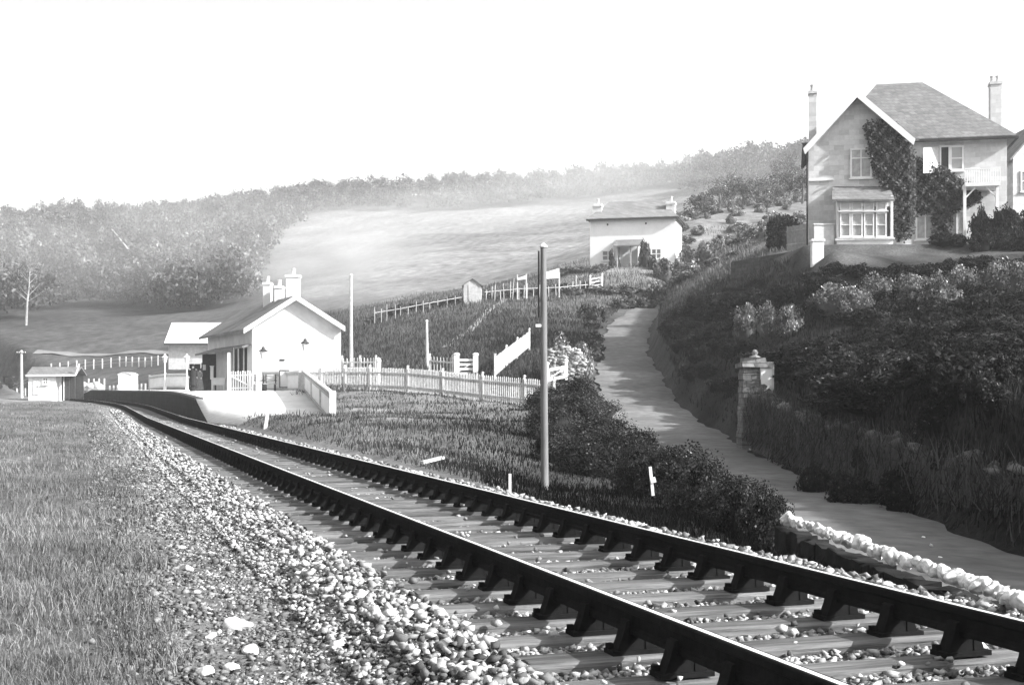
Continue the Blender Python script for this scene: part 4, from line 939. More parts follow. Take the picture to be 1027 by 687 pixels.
# shed, palings and white boards on the boundary
def shed(px0, px1, ye, yb, yr, Y, label, name='shed', depth=2.2, wall='greyboard', roof='slate'):
    a, b_ = Wo(px0, yb, Y), Wo(px1, ye, Y); ax = (a.x+b_.x)/2; zr = Wo(0, yr, Y).z; r = empty(name, a, label, 'shed')
    m = MB(); m.prism([(a.x,Y,a.z-.6),(b_.x,Y,a.z-.6),(b_.x,Y,b_.z),(ax,Y,zr-.05),(a.x,Y,b_.z)], (0,depth,0)); m.build('wall', M[wall], r)
    for sx in (a.x-.15, b_.x+.15):
        m = MB(); dz = (zr-b_.z)*.15/((b_.x-a.x)/2); m.prism([(sx,Y-.12,b_.z-dz+.03),(ax,Y-.12,zr+.03),(ax,Y-.12,zr-.04),(sx,Y-.12,b_.z-dz-.04)], (0,depth+.24,0)); m.build('roof', M[roof], r)
    m = MB(); m.box((ax, Y-.02, a.z+.75), ((b_.x-a.x)*.45, .04, 1.5)); m.build('door', M[wall], r)
    return setback(r, Y)
shed(465, 482.5, 285.5, 303, 279.5, 88, 'small pale gabled shed standing on the boundary of the hill field')
fp = [W(486,302,89), W(505,300,89.5), W(523,298.5,90), W(560,297,91), W(590,294,93)]
r = empty('paling_fence', fp[0], 'rough line of uneven pale garden stakes right of the small shed', 'fence')
for a, b_ in zip(fp, fp[1:]):
    m = MB(); nn = max(4, int((b_-a).length/.5))
    for k in range(nn):
        p = a.lerp(b_, (k+random.random()*.6)/nn); h = random.uniform(.9, 2.0); m.box((p.x, p.y, p.z+h/2-.2), (.06, .05, h), M4=Matrix.Rotation(random.uniform(-.08,.08), 4, 'Y'))
    m.build('stakes', M['white_old'], r)
    m = MB(); m.bar(a+Vector((0,.05,.8)), b_+Vector((0,.05,.8)), .04, .06); m.build('fence_rail', M['greyboard'], r)
fp = [W(375,322,86), W(400,318,86.5), W(430,312,87), W(463,306,88)]
r = empty('paling_fence', fp[0], 'low line of thin stakes left of the small shed on the field boundary', 'fence')
for a, b_ in zip(fp, fp[1:]):
    m = MB(); nn = max(4, int((b_-a).length/.7))
    for k in range(nn): p = a.lerp(b_, (k+random.random()*.6)/nn); h = random.uniform(.9, 1.5); m.box((p.x, p.y, p.z+h/2-.2), (.06, .05, h))
    m.build('stakes', M['greyboard'], r); m = MB(); m.bar(a+Vector((0,.05,.7)), b_+Vector((0,.05,.7)), .04, .06); m.build('fence_rail', M['greyboard'], r)
def board(px0, px1, yt0, yt1, yb0, yb1, Y, label):
    a, b_, c, d = W(px0,yb0,Y), W(px1,yb1,Y), W(px1,yt1,Y), W(px0,yt0,Y); Y = a.y; r = empty('white_board', a, label, 'board'); m = MB(); m.prism([a,b_,c,d], (0,.12,0)); m.build('panel', M['white'], r)
    for v in (a, b_): m = MB(); m.box((v.x, Y+.2, v.z-.6), (.1,.1,2.2)); m.build('post', M['white_old'], r)
board(544, 561, 274, 269, 280, 279, 88, 'bright white sloping board raised on posts right of the telegraph pole'); board(519, 528, 279, 276, 281, 280, 88, 'small white board left of the telegraph pole on the field boundary')

# ------------------------------------------------------------------ platform and station
pl = empty('station_platform', (FP[3][0]+3, FP[3][1], .0), 'low station platform with dark stone edge wall and bright gravel surface', 'platform')
V = []; Fs = []; nc = 9; rowsP = []
def rowpts(f, bpt, bulge=0):
    return [(f[0]+(bpt[0]-f[0])*k/(nc-1), f[1]+(bpt[1]-f[1])*k/(nc-1)-bulge*math.sin(math.pi*k/(nc-1)), f[2]+(bpt[2]-f[2])*k/(nc-1)) for k in range(nc)]
allrows = [rowpts((FP[0][0], FP[0][1], FP[0][2]), PB[0], 1.6)]+[rowpts(a, b_, 0) for a, b_ in zip(FP[1:], PB[1:])]
m = MB(); vs = [p for r_ in allrows for p in r_]; m.add(vs, [(i*nc+k, i*nc+k+1, (i+1)*nc+k+1, (i+1)*nc+k) for i in range(len(allrows)-1) for k in range(nc-1)], True)
o = m.build('surface', M['gravel'], pl); o.data.flip_normals()
md = o.modifiers.new('s', 'SOLIDIFY'); md.thickness = .15; md.offset = 0
m = MB()
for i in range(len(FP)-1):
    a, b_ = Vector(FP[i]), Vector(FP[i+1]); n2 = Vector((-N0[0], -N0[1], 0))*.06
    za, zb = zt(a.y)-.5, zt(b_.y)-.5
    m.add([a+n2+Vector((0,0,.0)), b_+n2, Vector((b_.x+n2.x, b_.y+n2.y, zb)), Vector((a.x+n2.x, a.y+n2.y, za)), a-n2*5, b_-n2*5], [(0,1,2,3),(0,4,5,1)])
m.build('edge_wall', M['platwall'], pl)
m = MB()
for i in range(1, len(FP)-2):
    a, b_ = Vector(FP[i]), Vector(FP[i+1]); n2 = Vector((N0[0], N0[1], 0)); m.bar(a+n2*.12+Vector((0,0,.055)), b_+n2*.12+Vector((0,0,.055)), .36, .12)
m.build('coping', M['dark'], pl)

def board_fence(name, knots, H, label, bays=None):
    K = [Vector(k) for k in knots]; r = empty(name, K[0], label, 'fence')
    for a, b_ in zip(K, K[1:]):
        m = MB(); d = (b_-a); L = Vector((d.x, d.y)).length; nn = max(2, int(L/.16)); nr = Vector((d.y, -d.x, 0)).normalized(); nr = nr if nr.y < 0 else -nr
        for k in range(nn):
            p0, p1 = a.lerp(b_, k/nn), a.lerp(b_, (k+.93)/nn); z = Vector((0,0,1)); m.prism([p0+z*.12, p1+z*.12, p1+z*H, p0+z*H], -nr*.025)
        m.build('board_panel', M['white'], r)
        m = MB(); z = Vector((0,0,1)); m.bar(a+z*(H+.03), b_+z*(H+.03), .15, .07); m.build('top_rail', M['white'], r)
        m = MB(); m.bar(a+z*(H-.14)+nr*.04, b_+z*(H-.14)+nr*.04, .05, .12); m.bar(a+z*.16+nr*.04, b_+z*.16+nr*.04, .05, .12); m.build('fence_rail', M['greyboard'], r)  # rails coloured grey to give the shadow lines across the white boards
    for k in K: m = MB(); m.box((k.x, k.y, k.z+H/2), (.12,.12,H+.25)); m.build('post', M['white_old'], r)
    return r
cA = Vector((-11.3, 54.2*KY, 1.08)); cE = Vector((-6.35, 35.3*KY, -.12)); mid = [cA.lerp(cE, f) for f in (.36, .69)]
board_fence('ramp_fence', [cA, *mid, cE], 1.12, 'white boarded fence stepping down the platform ramp towards the camera')
m = MB(); m.box((cE.x+.02, cE.y-.12, cE.z+.55), (.2,.2,1.35)); tag(centre(m.build('end_post', M['white'])), 'thick white end post at the foot of the ramp fence', 'post')
board_fence('platform_fence', [W(264,393,58), W(284,393.5,56.5), cA+Vector((-.15,.1,0))], 1.12, 'white boarded fence at the platform end in front of the station gable')
board_fence('platform_fence', [W(150,392,84), W(166,390,83), W(188,390,81)], 1.2, 'white boarded fence behind the far platform between the two lamps')
p = W(285.5, 380, 56.1); m = MB(); m.box((p.x, p.y-.12, p.z), (.5, .03, .95)); nbd = m.build('poster_sheet', M['concrete']); pr_ = empty('poster_frame', (p.x, p.y-.12, p.z-.5), 'dark framed poster fixed on the white platform fence', 'poster'); nbd.parent = pr_; nbd.location = -pr_.location
m = MB()
for sx in (-.25, .25): m.box((p.x+sx, p.y-.15, p.z), (.05,.05,1.0))
for sz in (-.48, .48): m.box((p.x, p.y-.152, p.z+sz), (.55,.05,.05))
m.build('frame', M['dark'], pr_)
# station building: gable end towards camera
SY = 61; xl, xr = Wo(253,0,SY).x, Wo(342,0,SY).x; zb_ = 1.0; zev = Wo(0,327,SY).z; apx = Wo(298,299,SY)
st = empty('station_building', ((xl+xr)/2, SY, 1.0), 'white station building with its gable end facing the camera and tall chimneys', 'building')
rd = Vector((-.42, .9, 0)).normalized()*13     # ridge runs away along the line
m = MB(); m.prism([(xl,SY,zb_-1),(xr,SY,zb_-1),(xr,SY,zev),(apx.x,SY,apx.z),(xl,SY,zev)], rd); m.build('wall', M['render'], st)
for sx, sg in ((xl-.45, -1), (xr+.3, 1)):
    dz = (apx.z-zev)*(abs(sx-apx.x)/((xr-xl)/2)); m = MB(); z2 = apx.z-dz; m.prism([(sx,SY-.3,z2+.12),(apx.x,SY-.3,apx.z+.16),(apx.x,SY-.3,apx.z+.0),(sx,SY-.3,z2-.04)], rd*1.04); m.build('roof', M['slate_pale'], st)
    m = MB(); m.prism([(sx,SY-.36,z2+.14),(apx.x,SY-.36,apx.z+.18),(apx.x,SY-.36,apx.z-.14),(sx,SY-.36,z2-.18)], (0,.05,0)); m.build('bargeboard', M['white'], st)
m = MB(); p = Wo(283,371,SY); m.box((p.x, SY-.02, Wo(0,361,SY).z), (.3,.05,.1)); m.build('air_vent', M['dark'], st)
for (a, c, t_, Y) in ((268.5,277,280,66),(279,288,283,65),(288.5,303,271,63)): chimney(a, c, t_, 318, Y, M['render'], st, 1, .7)
# open verandah side of station with a dark sheet put in for the shade inside
m = MB(); A_ = Vector((xl-.05, SY+.4, 1.1)); B_ = A_+rd*.98; 
m.prism([A_, B_, B_+Vector((0,0,3.7)), A_+Vector((0,0,3.7))], (-.05,0,0)); m.build('verandah_shade', M['dark'], st); m = MB()
for k in range(14):
    p0, p1 = A_.lerp(B_, (k+.2)/14)-Vector((.07,0,0)), A_.lerp(B_, (k+.42)/14)-Vector((.07,0,0)); m.prism([p0, p1, p1+Vector((0,0,3.4)), p0+Vector((0,0,3.4))], (-.04,0,0))
m.build('verandah_boards', M['greyboard'], st)
vd = MB(); q = [Wo(232,393,62), Wo(253,393,61.4)]; h0 = 2.75
vd.prism([q[0]+Vector((0,.6,0)), q[1]+Vector((0,.6,0)), q[1]+Vector((0,.6,h0)), q[0]+Vector((0,.6,h0))], (0,.1,0)); vd.build('waiting_shelter', M['dark'], st)
m = MB()
for f in (.08, .3, .55, .8): p = q[0].lerp(q[1], f); m.box((p.x, p.y+.5, p.z+1.4), (.08,.08,2.7))
m.build('shelter_posts', M['greyboard'], st)
m = MB(); a, b_ = Wo(205,358,70), Wo(243,349,61); m.prism([a, b_, b_+Vector((0,0,.12)), a+Vector((0,0,.12))], (1.6,.6,.5)); m.build('awning', M['slate_pale'], st)
# back building: low wing
bw = MB(); a, b_ = Wo(219,393,70), Wo(232,366,70); bw.box(((a.x+b_.x)/2+.3, 71, 2.4), (2.6, 1.5, 2.6)); bw.build('side_wing', M['dark'], st)
# long pale roofed shed on the bank behind
GY = 84; a, b_ = Wo(166,349,GY), Wo(246,343.5,GY); gs = empty('goods_shed', (a.x, GY, a.z), 'long low shed with bright pale roof and dark eaves behind the station', 'shed')
m = MB(); m.box(((a.x+b_.x)/2, GY+2, a.z-.6), (b_.x-a.x-.4, 3.6, 2.4)); m.build('wall', M['greyboard'], gs)
e0 = Wo(0,343.5,GY-.4).z; e1 = Wo(0,324,GY+2).z; m = MB(); x0, x1 = a.x, b_.x
for yy in (GY-.4, GY+4.4):
    m.prism([(x0,yy,e0),(x0,GY+2,e1),(x0,GY+2,e1-.12),(x0,yy,e0-.12)], (x1-x0,0,0))
m.build('roof', M['white'], gs); m = MB(); m.bar((x0,GY-.46,e0-.14),(x1,GY-.46,e0-.14),.12,.16); m.build('gutter', M['dark'], gs)
m = MB(); m.prism([(x0-.02,GY-.3,e0-.1),(x0-.02,GY+2,e1-.1),(x0-.02,GY+4.2,e0-.1)], (-.06,0,0)); m.build('gable_board', M['dark'], gs)
setback(st, SY); setback(gs, GY)

def lamp(px, ytop, ybase, Y, label, post='white'):
    t_, b_ = W(px, ytop, Y), W(px, ybase, Y); near = Y < 65; Y = b_.y; r = empty('platform_lamp', b_, label, 'lamp', 'platform lamps'); z0, z1 = b_.z, t_.z
    m = MB(); m.lathe((b_.x, Y, z0), [(.13,0),(.12,.3),(.06,.36),(.045,z1-z0-.72),(.07,z1-z0-.68),(.03,z1-z0-.62)], 8); m.build('lamp_post', M[post], r)
    m = MB(); m.lathe((b_.x, Y, z1-.62), [(0,0),(.12,0),(.22,.42),(0,.42)], 4); m.build('lantern', M['glass'] if post == 'dark' else M['white_old'], r)
    m = MB(); m.lathe((b_.x, Y, z1-.2), [(.28,0),(.26,.03),(.1,.14),(.1,.2),(.03,.28),(0,.3)], 8); m.build('lamp_hood', M['dark'] if near else M['white'], r); return r
lamp(165.3, 356, 391, 82.5, 'left one of the two white lamps rising behind the far platform fence')
lamp(187.3, 356, 391, 80.5, 'white lamp right of its twin at the right end of the far platform fence')
lamp(306, 341, 393, 57.5, 'lamp with dark hood in front of the middle of the station gable')
lamp(264, 349, 393, 59, 'white lamp near the left corner of the station gable')
# gate on platform
a, b_ = W(230.5,393.5,59), W(252,393,58.6); r = empty('platform_gate', a, 'white picket gate with diagonal brace at the station verandah', 'gate'); m = MB()
for k in range(9): p = a.lerp(b_, (k+.5)/9); m.box((p.x, p.y, p.z+.62), (.07,.03,1.2+.06*(k%2)))
m.bar(a+Vector((0,.04,.25)), b_+Vector((0,.04,.25)), .04,.09); m.bar(a+Vector((0,.04,1.0)), b_+Vector((0,.04,1.0)), .04,.09); m.bar(a+Vector((0,-.04,1.0)), b_+Vector((0,-.04,.3)), .03,.08); m.build('gate_leaf', M['white'], r)
m = MB(); m.box((a.x-.06,a.y,a.z+1.15),(.13,.13,2.4)); m.build('gate_post', M['white'], r)
# benches
def bench(px, Y, L, label, mat='greyboard'):
    c = W(px, 393.5, Y); c.z = 1.1; r = empty('platform_bench', c, label, 'bench')
    m = MB(); m.box((c.x, c.y, c.z+.45), (L,.42,.05)); m.build('seat', M[mat], r)
    m = MB(); 
    for z in (.65,.8,.95): m.box((c.x, c.y+.22, c.z+z), (L,.03,.09))
    m.build('backrest', M[mat], r)
    for sx in (-1,1):
        m = MB(); x = c.x+sx*(L/2-.08); m.box((x, c.y-.17, c.z+.22), (.05,.05,.45)); m.box((x, c.y+.2, c.z+.5), (.05,.05,1.0)); m.box((x, c.y, c.z+.68), (.05,.45,.04)); m.build('leg', M['dark'], r)
bench(259.5, 57.3, .65, 'slatted platform chair next to the white gate'); bench(271, 56.6, .7, 'slatted platform seat beside the boarded fence')
# white box and post on platform
p = W(219.5, 388, 64); m = MB(); m.box((p.x, p.y, 1.75), (.85,.5,.42)); m.box((p.x, p.y, 1.98), (.95,.6,.05)); 
for sx in (-.36,.36): m.box((p.x+sx, p.y, 1.33), (.08,.4,.45))
tag(centre(m.build('platform_box', M['white'])), 'small white box on legs standing on the platform beside the shelter', 'box')
p = W(212.5, 380, 66); m = MB(); m.box((p.x, p.y, 2.35), (.2,.1,.85)); m.box((p.x, p.y, 1.55), (.07,.07,.8)); m.box((p.x, p.y, 2.8), (.26,.14,.06)); tag(centre(m.build('weighing_scale', M['white'])), 'narrow upright white panel standing on the platform', 'panel')
def notice(px0, px1, y0, y1, Y, label, inner):
    a, b_ = W(px0, y1, Y), W(px1, y0, Y); Y = a.y; r = empty('notice_board', (a.x, Y, 1.1), label, 'notice board'); m = MB(); m.box(((a.x+b_.x)/2, Y, (a.z+b_.z)/2), (b_.x-a.x, .06, b_.z-a.z)); m.build('board', M['dark'], r)
    for x in (a.x+.05, b_.x-.05): m = MB(); m.box((x, Y+.06, (a.z+1.1)/2+.2), (.07,.06,a.z-1.1+.5)); m.build('leg', M['dark'], r)
    if inner: m = MB(); m.box(((a.x+b_.x)/2, Y-.04, (a.z+b_.z)/2), ((b_.x-a.x)*.5, .02, (b_.z-a.z)*.6)); m.build('notice_sheet', M['concrete'], r)
notice(190, 201, 365, 374, 68, 'dark notice board on legs behind the standing people', False)
notice(202, 208, 364, 373, 67, 'small dark notice board with a pale sheet right of the people', True)

# people
def person(X, Y, z, h, rot, cloth, label, pose):
    me = bpy.data.meshes.new('person'); s = h/1.72
    if pose == 'coat':
        J = [(0,0,.95,.15),(0,0,1.15,.155),(0,0,1.36,.16),(0,0,1.47,.07),(0,-.01,1.55,.06),(0,-.015,1.63,.095),
             (.1,0,.88,.1),(.1,0,.48,.075),(.1,.01,.09,.055),(.1,-.12,.04,.045),(-.1,0,.88,.1),(-.1,-.03,.48,.075),(-.1,.02,.09,.055),(-.1,-.1,.04,.045),
             (.19,0,1.4,.07),(.25,.02,1.13,.05),(.22,-.1,.9,.04),(-.19,0,1.4,.07),(-.25,.02,1.13,.05),(-.22,-.1,.9,.04)]
    else:
        J = [(0,0,.95,.14),(0,0,1.15,.13),(0,0,1.36,.14),(0,0,1.47,.065),(0,-.01,1.55,.055),(0,-.015,1.63,.09),
             (.09,0,.86,.1),(.09,0,.48,.07),(.09,.01,.09,.05),(.09,-.12,.04,.04),(-.09,0,.86,.1),(-.09,0,.48,.07),(-.09,.02,.09,.05),(-.09,-.1,.04,.04),
             (.17,0,1.4,.06),(.22,.0,1.15,.045),(.08,-.18,1.08,.035),(-.17,0,1.4,.06),(-.22,0,1.15,.045),(-.08,-.18,1.08,.035)]
    E = [(0,1),(1,2),(2,3),(3,4),(4,5),(0,6),(6,7),(7,8),(8,9),(0,10),(10,11),(11,12),(12,13),(2,14),(14,15),(15,16),(2,17),(17,18),(18,19)]
    me.from_pydata([(a*s, b_*s, c*s) for a, b_, c, _ in J], E, []); me.materials.append(M['skin'])
    o = bpy.data.objects.new('person', me); col.objects.link(o); o.location = (X, Y, z); o.rotation_euler = (0,0,rot)
    sk = o.modifiers.new('skin', 'SKIN'); 
    for v, (_, _, _, rr) in zip(me.skin_vertices[0].data, J): v.radius = (rr*s, rr*s)
    me.skin_vertices[0].data[0].use_root = True
    sb = o.modifiers.new('sub', 'SUBSURF'); sb.levels = 2; sb.render_levels = 2
    tag(o, label, 'person')
    def child(name, mat, prof, off=(0,0,0)):
        m = MB(); m.lathe(off, [(r_*s, zz*s) for r_, zz in prof], 14); c = m.build(name, mat); c.parent = o; return c
    if pose == 'coat':
        child('coat', cloth, [(.24,.42),(.21,.7),(.185,.95),(.2,1.2),(.2,1.36),(.14,1.45),(.075,1.5)]); child('trousers', M['cloth'], [(.16,.06),(.17,.5),(.18,.6)])
        child('cap', M['cloth'], [(.11,1.66),(.13,1.7),(.12,1.75),(0,1.78)])
    else:
        child('dress', cloth, [(.3,.08),(.25,.5),(.17,.95),(.15,1.05),(.175,1.3),(.15,1.43),(.07,1.48)]); child('hair', M['hair'], [(.1,1.58),(.12,1.65),(.1,1.72),(0,1.75)], (0,.02*s,0))
    for sx in (-1, 1):   # sleeves
        m = MB(); k = 14 if sx > 0 else 17; pp = [Vector(J[i][:3])*s for i in (k, k+1, k+2)]; pp[2] = pp[1].lerp(pp[2], .85)
        m.tube(pp, [J[k][3]*s*1.2, J[k+1][3]*s*1.3, J[k+2][3]*s*1.3], 8); c = m.build('sleeve', cloth); c.parent = o
    return o
p = W(193.6, 393, 62); person(p.x, p.y, 1.07, 1.72, .3, M['cloth'], 'person in a long dark coat and cap standing at the platform notice board', 'coat')
p = W(200.5, 393, 63); person(p.x, p.y, 1.08, 1.5, -.5, M['cloth2'], 'shorter person in a grey dress beside the one in the dark coat', 'dress')

# ------------------------------------------------------------------ far left: hut etc
HY = 97; a, b_ = Wo(28.5,400,HY), Wo(56,377,HY); zb_ = min(a.z, gz(a.x, HY*KY)); hut = empty('white_hut', (a.x, HY, zb_), 'small white painted hut with low dark roof beside the line on the left', 'hut')
m = MB(); m.box(((a.x+b_.x)/2, HY+1.2, (zb_-.3+b_.z)/2), (b_.x-a.x, 2.4, b_.z-zb_+.3)); m.build('wall', M['white'], hut)
m = MB(); x0, x1 = Wo(27,0,HY).x, Wo(77,0,HY).x; ev, rg = b_.z+.02, Wo(0,369,HY+1.5).z
m.prism([(x0,HY-.25,ev),(x0,HY-.25,ev+.1),(x0,HY+1.4,rg+.1),(x0,HY+3,ev+.1),(x0,HY+3,ev),(x0,HY+1.4,rg)], (x1-x0,0,0)); m.build('roof', M['slate'], hut)
m = MB(); m.bar((x0,HY-.3,ev),(x1,HY-.3,ev+.05),.1,.18); m.bar((x1,HY-.3,ev+.05),(x1+.35,HY-.3,ev+1.15),.1,.16,up=(0,1,0)); m.build('gutter', M['white'], hut)
m = MB()
for px in (62, 68, 74): X = Wo(px,0,HY).x; m.box((X, HY+.2, (zb_+ev)/2), (.14,.14,ev-zb_))
m.build('lean_to_posts', M['dark'], hut); m = MB(); m.box((Wo(66,0,HY).x, HY+2.4, (zb_+ev)/2), (1.9,.1,ev-zb_)); m.build('lean_to_back', M['dark'], hut)
a, b_ = Wo(33,396,HY), Wo(39,379.5,HY); m = MB(); m.box(((a.x+b_.x)/2, HY-.03, (a.z+b_.z)/2), (b_.x-a.x, .06, b_.z-a.z)); d_ = m.build('door', M['white_old'], hut); m = MB(); m.box((b_.x-.1, HY-.09, (a.z+b_.z)/2), (.06,.06,.06)); m.build('handle', M['dark'], d_)
window(hut, 43.2, 48, 379, 385, HY-.02, 2, 2, fw=.06)
a, b_ = Wo(118.5,392,92), Wo(132,376,92); m = MB(); xm = (a.x+b_.x)/2; n_ = 9
poly = [(a.x,92,.9),(b_.x,92,.9),(b_.x,92,b_.z)]+[(b_.x+(a.x-b_.x)*i/n_, 92, b_.z+.22*math.sin(math.pi*i/n_)) for i in range(1, n_)]+[(a.x,92,b_.z)]
r = empty('platform_store', (xm, 92, .9), 'pale windowless store with curved top at the far end of the platform', 'store'); m.prism(poly, (0,2,0)); m.build('body', M['greyboard'], r).data.materials[0] = gmat('pale_store', .55, .08, 2, .9, .1)
m = MB(); m.prism([(p_[0]+(.08 if p_[0] > xm else -.08), 91.94, p_[2]+.04) for p_ in poly[2:]]+[(p_[0], 91.94, p_[2]-.02) for p_ in poly[2:][::-1]], (0,2.1,0)); m.build('roof', M['white_old'], r)
setback(hut, HY); setback(r, 92)
# heap of pale timber
for i in range(7):
    p = W(85+i*2.4, 390-random.uniform(0, 4), 104); o = stones('spoil_lump', [tuple(p)], random.uniform(.35,.6), .7, M['stone']); centre(o); tag(o, 'pale lump of spoil in the heap beyond the far platform ramp', 'rubble', 'heap of pale rubble')
# wagon at far left
p = Wo(8, 390, 104); r = empty('platelayers_trolley', p, 'low dark four wheeled trolley with raised top at the far left', 'trolley')
m = MB(); m.box((p.x, 104, p.z+.55), (1.7,1.1,.2)); m.box((p.x+.1, 104, p.z+1.25), (1.0,.8,.12)); 
for sx in (-.4,.5): m.box((p.x+sx, 104, p.z+.9), (.08,.08,.7))
m.build('body', M['dark'], r)
for sx in (-.55,.55):
    m = MB(); m.tube([(p.x+sx,103.3,p.z+.25),(p.x+sx,103.4,p.z+.25)], .26, 12); m.build('wheel', M['dark'], r)
setback(r, 104)
# line of posts (wire fence) behind the station meadow
fp = [W(0,368,122), W(60,366,120), W(120,364,118), W(165,362,116)]
def wire(fp, label, n_, h=1.2):
    r = empty('wire_fence', fp[0], label, 'fence')
    for a, b_ in zip(fp, fp[1:]):
        a = Vector((a.x, a.y, gz(a.x, a.y))); b_ = Vector((b_.x, b_.y, gz(b_.x, b_.y)))
        for k in range(n_): p = a.lerp(b_, k/n_); zz = gz(p.x, p.y); m = MB(); m.box((p.x, p.y, zz+h/2), (.12,.12,h)); m.build('post', M['white_old'], r)
        for z in (.5, .9): m = MB(); m.bar(a+Vector((0,0,z)), b_+Vector((0,0,z)), .02, .03); m.build('wire', M['greyboard'], r)
wire(fp, 'faint line of fence posts across the field behind the white hut', 7)
wire([W(58,388,108), W(110,388,106), W(150,386,104)], 'line of close fence posts right of the white hut beyond the track', 10, 1.4)
# lane crossing the slope behind the line
ln = [(35,361,131),(60,361,130),(130,359,126),(180,354,120),(250,346,112)]
V = []; Fq = []
lp = []
for i in range(60):
    f = i/59*(len(ln)-1); k = min(int(f), len(ln)-2); f -= k; lp.append([ln[k][j]+(ln[k+1][j]-ln[k][j])*f for j in range(3)])
for i, (px, py, Y) in enumerate(lp):
    for k in range(5):
        X = (px-513.5)/1000*Y; yy = Y*KY+(k/4-.5)*1.8; V.append((X, yy, gz(X, yy)+.12))
    if i:
        for k in range(4): a = (i-1)*5+k; Fq.append((a, a+5, a+6, a+1))
tag(npmesh('path', V, Fq, gmat('lane_earth', .2, .15, 1, .95, .1), None, True), kind='structure')
V = []; Fq = []
for i in range(30):
    f = i/29; px = 447+f*60; Y = 66+f*24
    X = (px-513.5)/1000*Y
    for k in (-1, 0, 1): V.append((X+k*.3, Y*KY, gz(X+k*.3, Y*KY)+.05))
    if i:
        for k in range(2): a = (i-1)*3+k; Fq.append((a, a+1, a+4, a+3))
tag(npmesh('footpath', V, Fq, gmat('footpath_earth', .25, .15, 1, .95, .1), None, True), kind='structure')

# ------------------------------------------------------------------ air
m = MB(); m.box((0, 1400, 75), (3700, 3300, 210))
zlo, zhi = float(GZ.min())-1, float(GZ.max())+16
m.v = [(x, y, zlo if z < 0 else zhi) for x, y, z in m.v]
hz = bpy.data.materials.new('haze'); hz.use_nodes = True; nt = hz.node_tree; nt.nodes.remove(nt.nodes['Principled BSDF'])
pv = nt.nodes.new('ShaderNodeVolumePrincipled'); pv.inputs['Color'].default_value = (.98,.98,.98,1); pv.inputs['Density'].default_value = .0005; pv.inputs['Anisotropy'].default_value = .2
nt.links.new(pv.outputs[0], nt.nodes['Material Output'].inputs['Volume'])
HAZE = True; SMOKE = True
if HAZE: tag(m.build('haze', hz), kind='stuff', label='thin haze in the valley air', cat='haze')

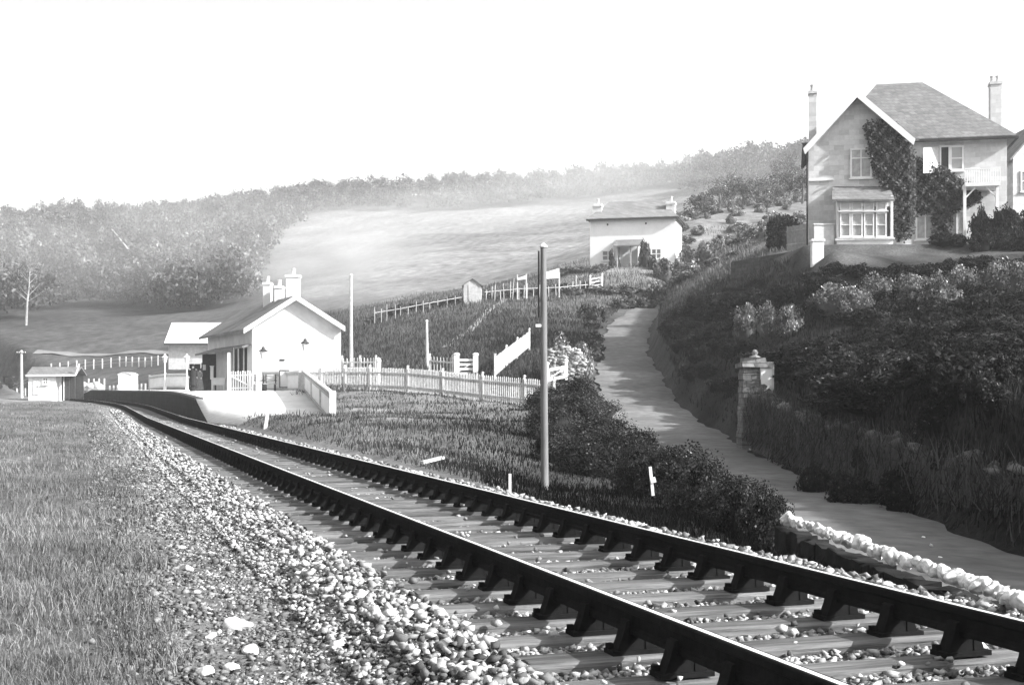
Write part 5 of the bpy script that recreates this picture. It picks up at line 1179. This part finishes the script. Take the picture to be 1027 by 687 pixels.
def smoke(name, c, size, dens, scale, label, tilt=0):
    v, f = IV, IF; m = MB(); m.add([tuple(p) for p in v*1.0], [tuple(int(i) for i in q) for q in f])
    o = m.build(name, None or M['white']); o.location = c; o.scale = size; o.rotation_euler = (0, tilt, 0); o.data.materials.clear()
    mt = bpy.data.materials.new('smoke_vapour'); mt.use_nodes = True; nt = mt.node_tree; N = nt.nodes; L = nt.links; N.remove(N['Principled BSDF'])
    pv = N.new('ShaderNodeVolumePrincipled'); pv.inputs['Color'].default_value = (.98,.98,.98,1); pv.inputs['Anisotropy'].default_value = 0
    tc = N.new('ShaderNodeTexCoord'); ln_ = N.new('ShaderNodeVectorMath'); ln_.operation = 'LENGTH'; L.new(tc.outputs['Object'], ln_.inputs[0])
    r1 = N.new('ShaderNodeMapRange'); r1.interpolation_type = 'SMOOTHSTEP'; r1.inputs[1].default_value = .1; r1.inputs[2].default_value = .78; r1.inputs[3].default_value = 1; r1.inputs[4].default_value = 0; L.new(ln_.outputs['Value'], r1.inputs[0])
    nz = N.new('ShaderNodeTexNoise'); nz.inputs['Scale'].default_value = scale; nz.inputs['Detail'].default_value = 3; L.new(tc.outputs['Object'], nz.inputs['Vector'])
    r2 = N.new('ShaderNodeMapRange'); r2.inputs[1].default_value = .38; r2.inputs[2].default_value = .66; r2.inputs[3].default_value = 0; r2.inputs[4].default_value = dens; L.new(nz.outputs[0], r2.inputs[0])
    mu = N.new('ShaderNodeMath'); mu.operation = 'MULTIPLY'; L.new(r1.outputs[0], mu.inputs[0]); L.new(r2.outputs[0], mu.inputs[1]); L.new(mu.outputs[0], pv.inputs['Density'])
    L.new(pv.outputs[0], N['Material Output'].inputs['Volume']); o.data.materials.append(mt); mt.cycles.volume_step_rate = 1
    return tag(o, label, 'smoke', kind='stuff')
if SMOKE:
    smoke('hill_smoke', W(560, 190, 225), (120, 45, 20), .020, 2.2, 'pale smoke drifting along the far ridge', -.05)
    smoke('hill_smoke', W(150, 240, 165), (80, 42, 24), .012, 2.0, 'pale mist hanging over the left woods', .1)
    smoke('chimney_smoke', W(345, 262, 112), (20, 12, 9), .08, 1.8, 'thin white smoke drifting right from the station chimneys')
# ------------------------------------------------------------------ light, sky, camera
w = bpy.data.worlds.new('World'); sc.world = w; w.use_nodes = True; nt = w.node_tree
sky = nt.nodes.new('ShaderNodeTexSky'); sky.sky_type = 'NISHITA'; sky.sun_disc = False
S = Vector((1.6, -.7, 1.05)).normalized(); el = math.asin(S.z); az = math.atan2(S.x, S.y)
sky.sun_elevation = el; sky.sun_rotation = az; sky.dust_density = 5; sky.air_density = .8
bw_ = nt.nodes.new('ShaderNodeRGBToBW'); nt.links.new(sky.outputs[0], bw_.inputs[0])
bg = nt.nodes['Background']; bg.inputs['Strength'].default_value = .1; nt.links.new(bw_.outputs[0], bg.inputs['Color'])
sl = bpy.data.lights.new('sun', 'SUN'); sl.energy = 4.8; sl.angle = R(.5); so = bpy.data.objects.new('sun', sl); col.objects.link(so)
so.rotation_euler = (-S).to_track_quat('-Z', 'Y').to_euler()
cam = bpy.data.cameras.new('camera'); co = bpy.data.objects.new('camera', cam); col.objects.link(co)
co.location = (0, 0, CAMZ); co.rotation_euler = (R(90), 0, 0); cam.sensor_width = 36; cam.lens = 36*1300/1027
cam.shift_y = (394-343.5)/1027; cam.shift_x = 0; cam.clip_end = 6000; cam.clip_start = .05
sc.camera = co
vs_ = sc.view_settings; vs_.view_transform = 'Standard'; vs_.look = 'None'; vs_.gamma = 1; vs_.exposure = 1.5; vs_.use_curve_mapping = False
sc.cycles.volume_bounces = 1; sc.cycles.max_bounces = 5
sc.cycles.volume_step_rate = 4
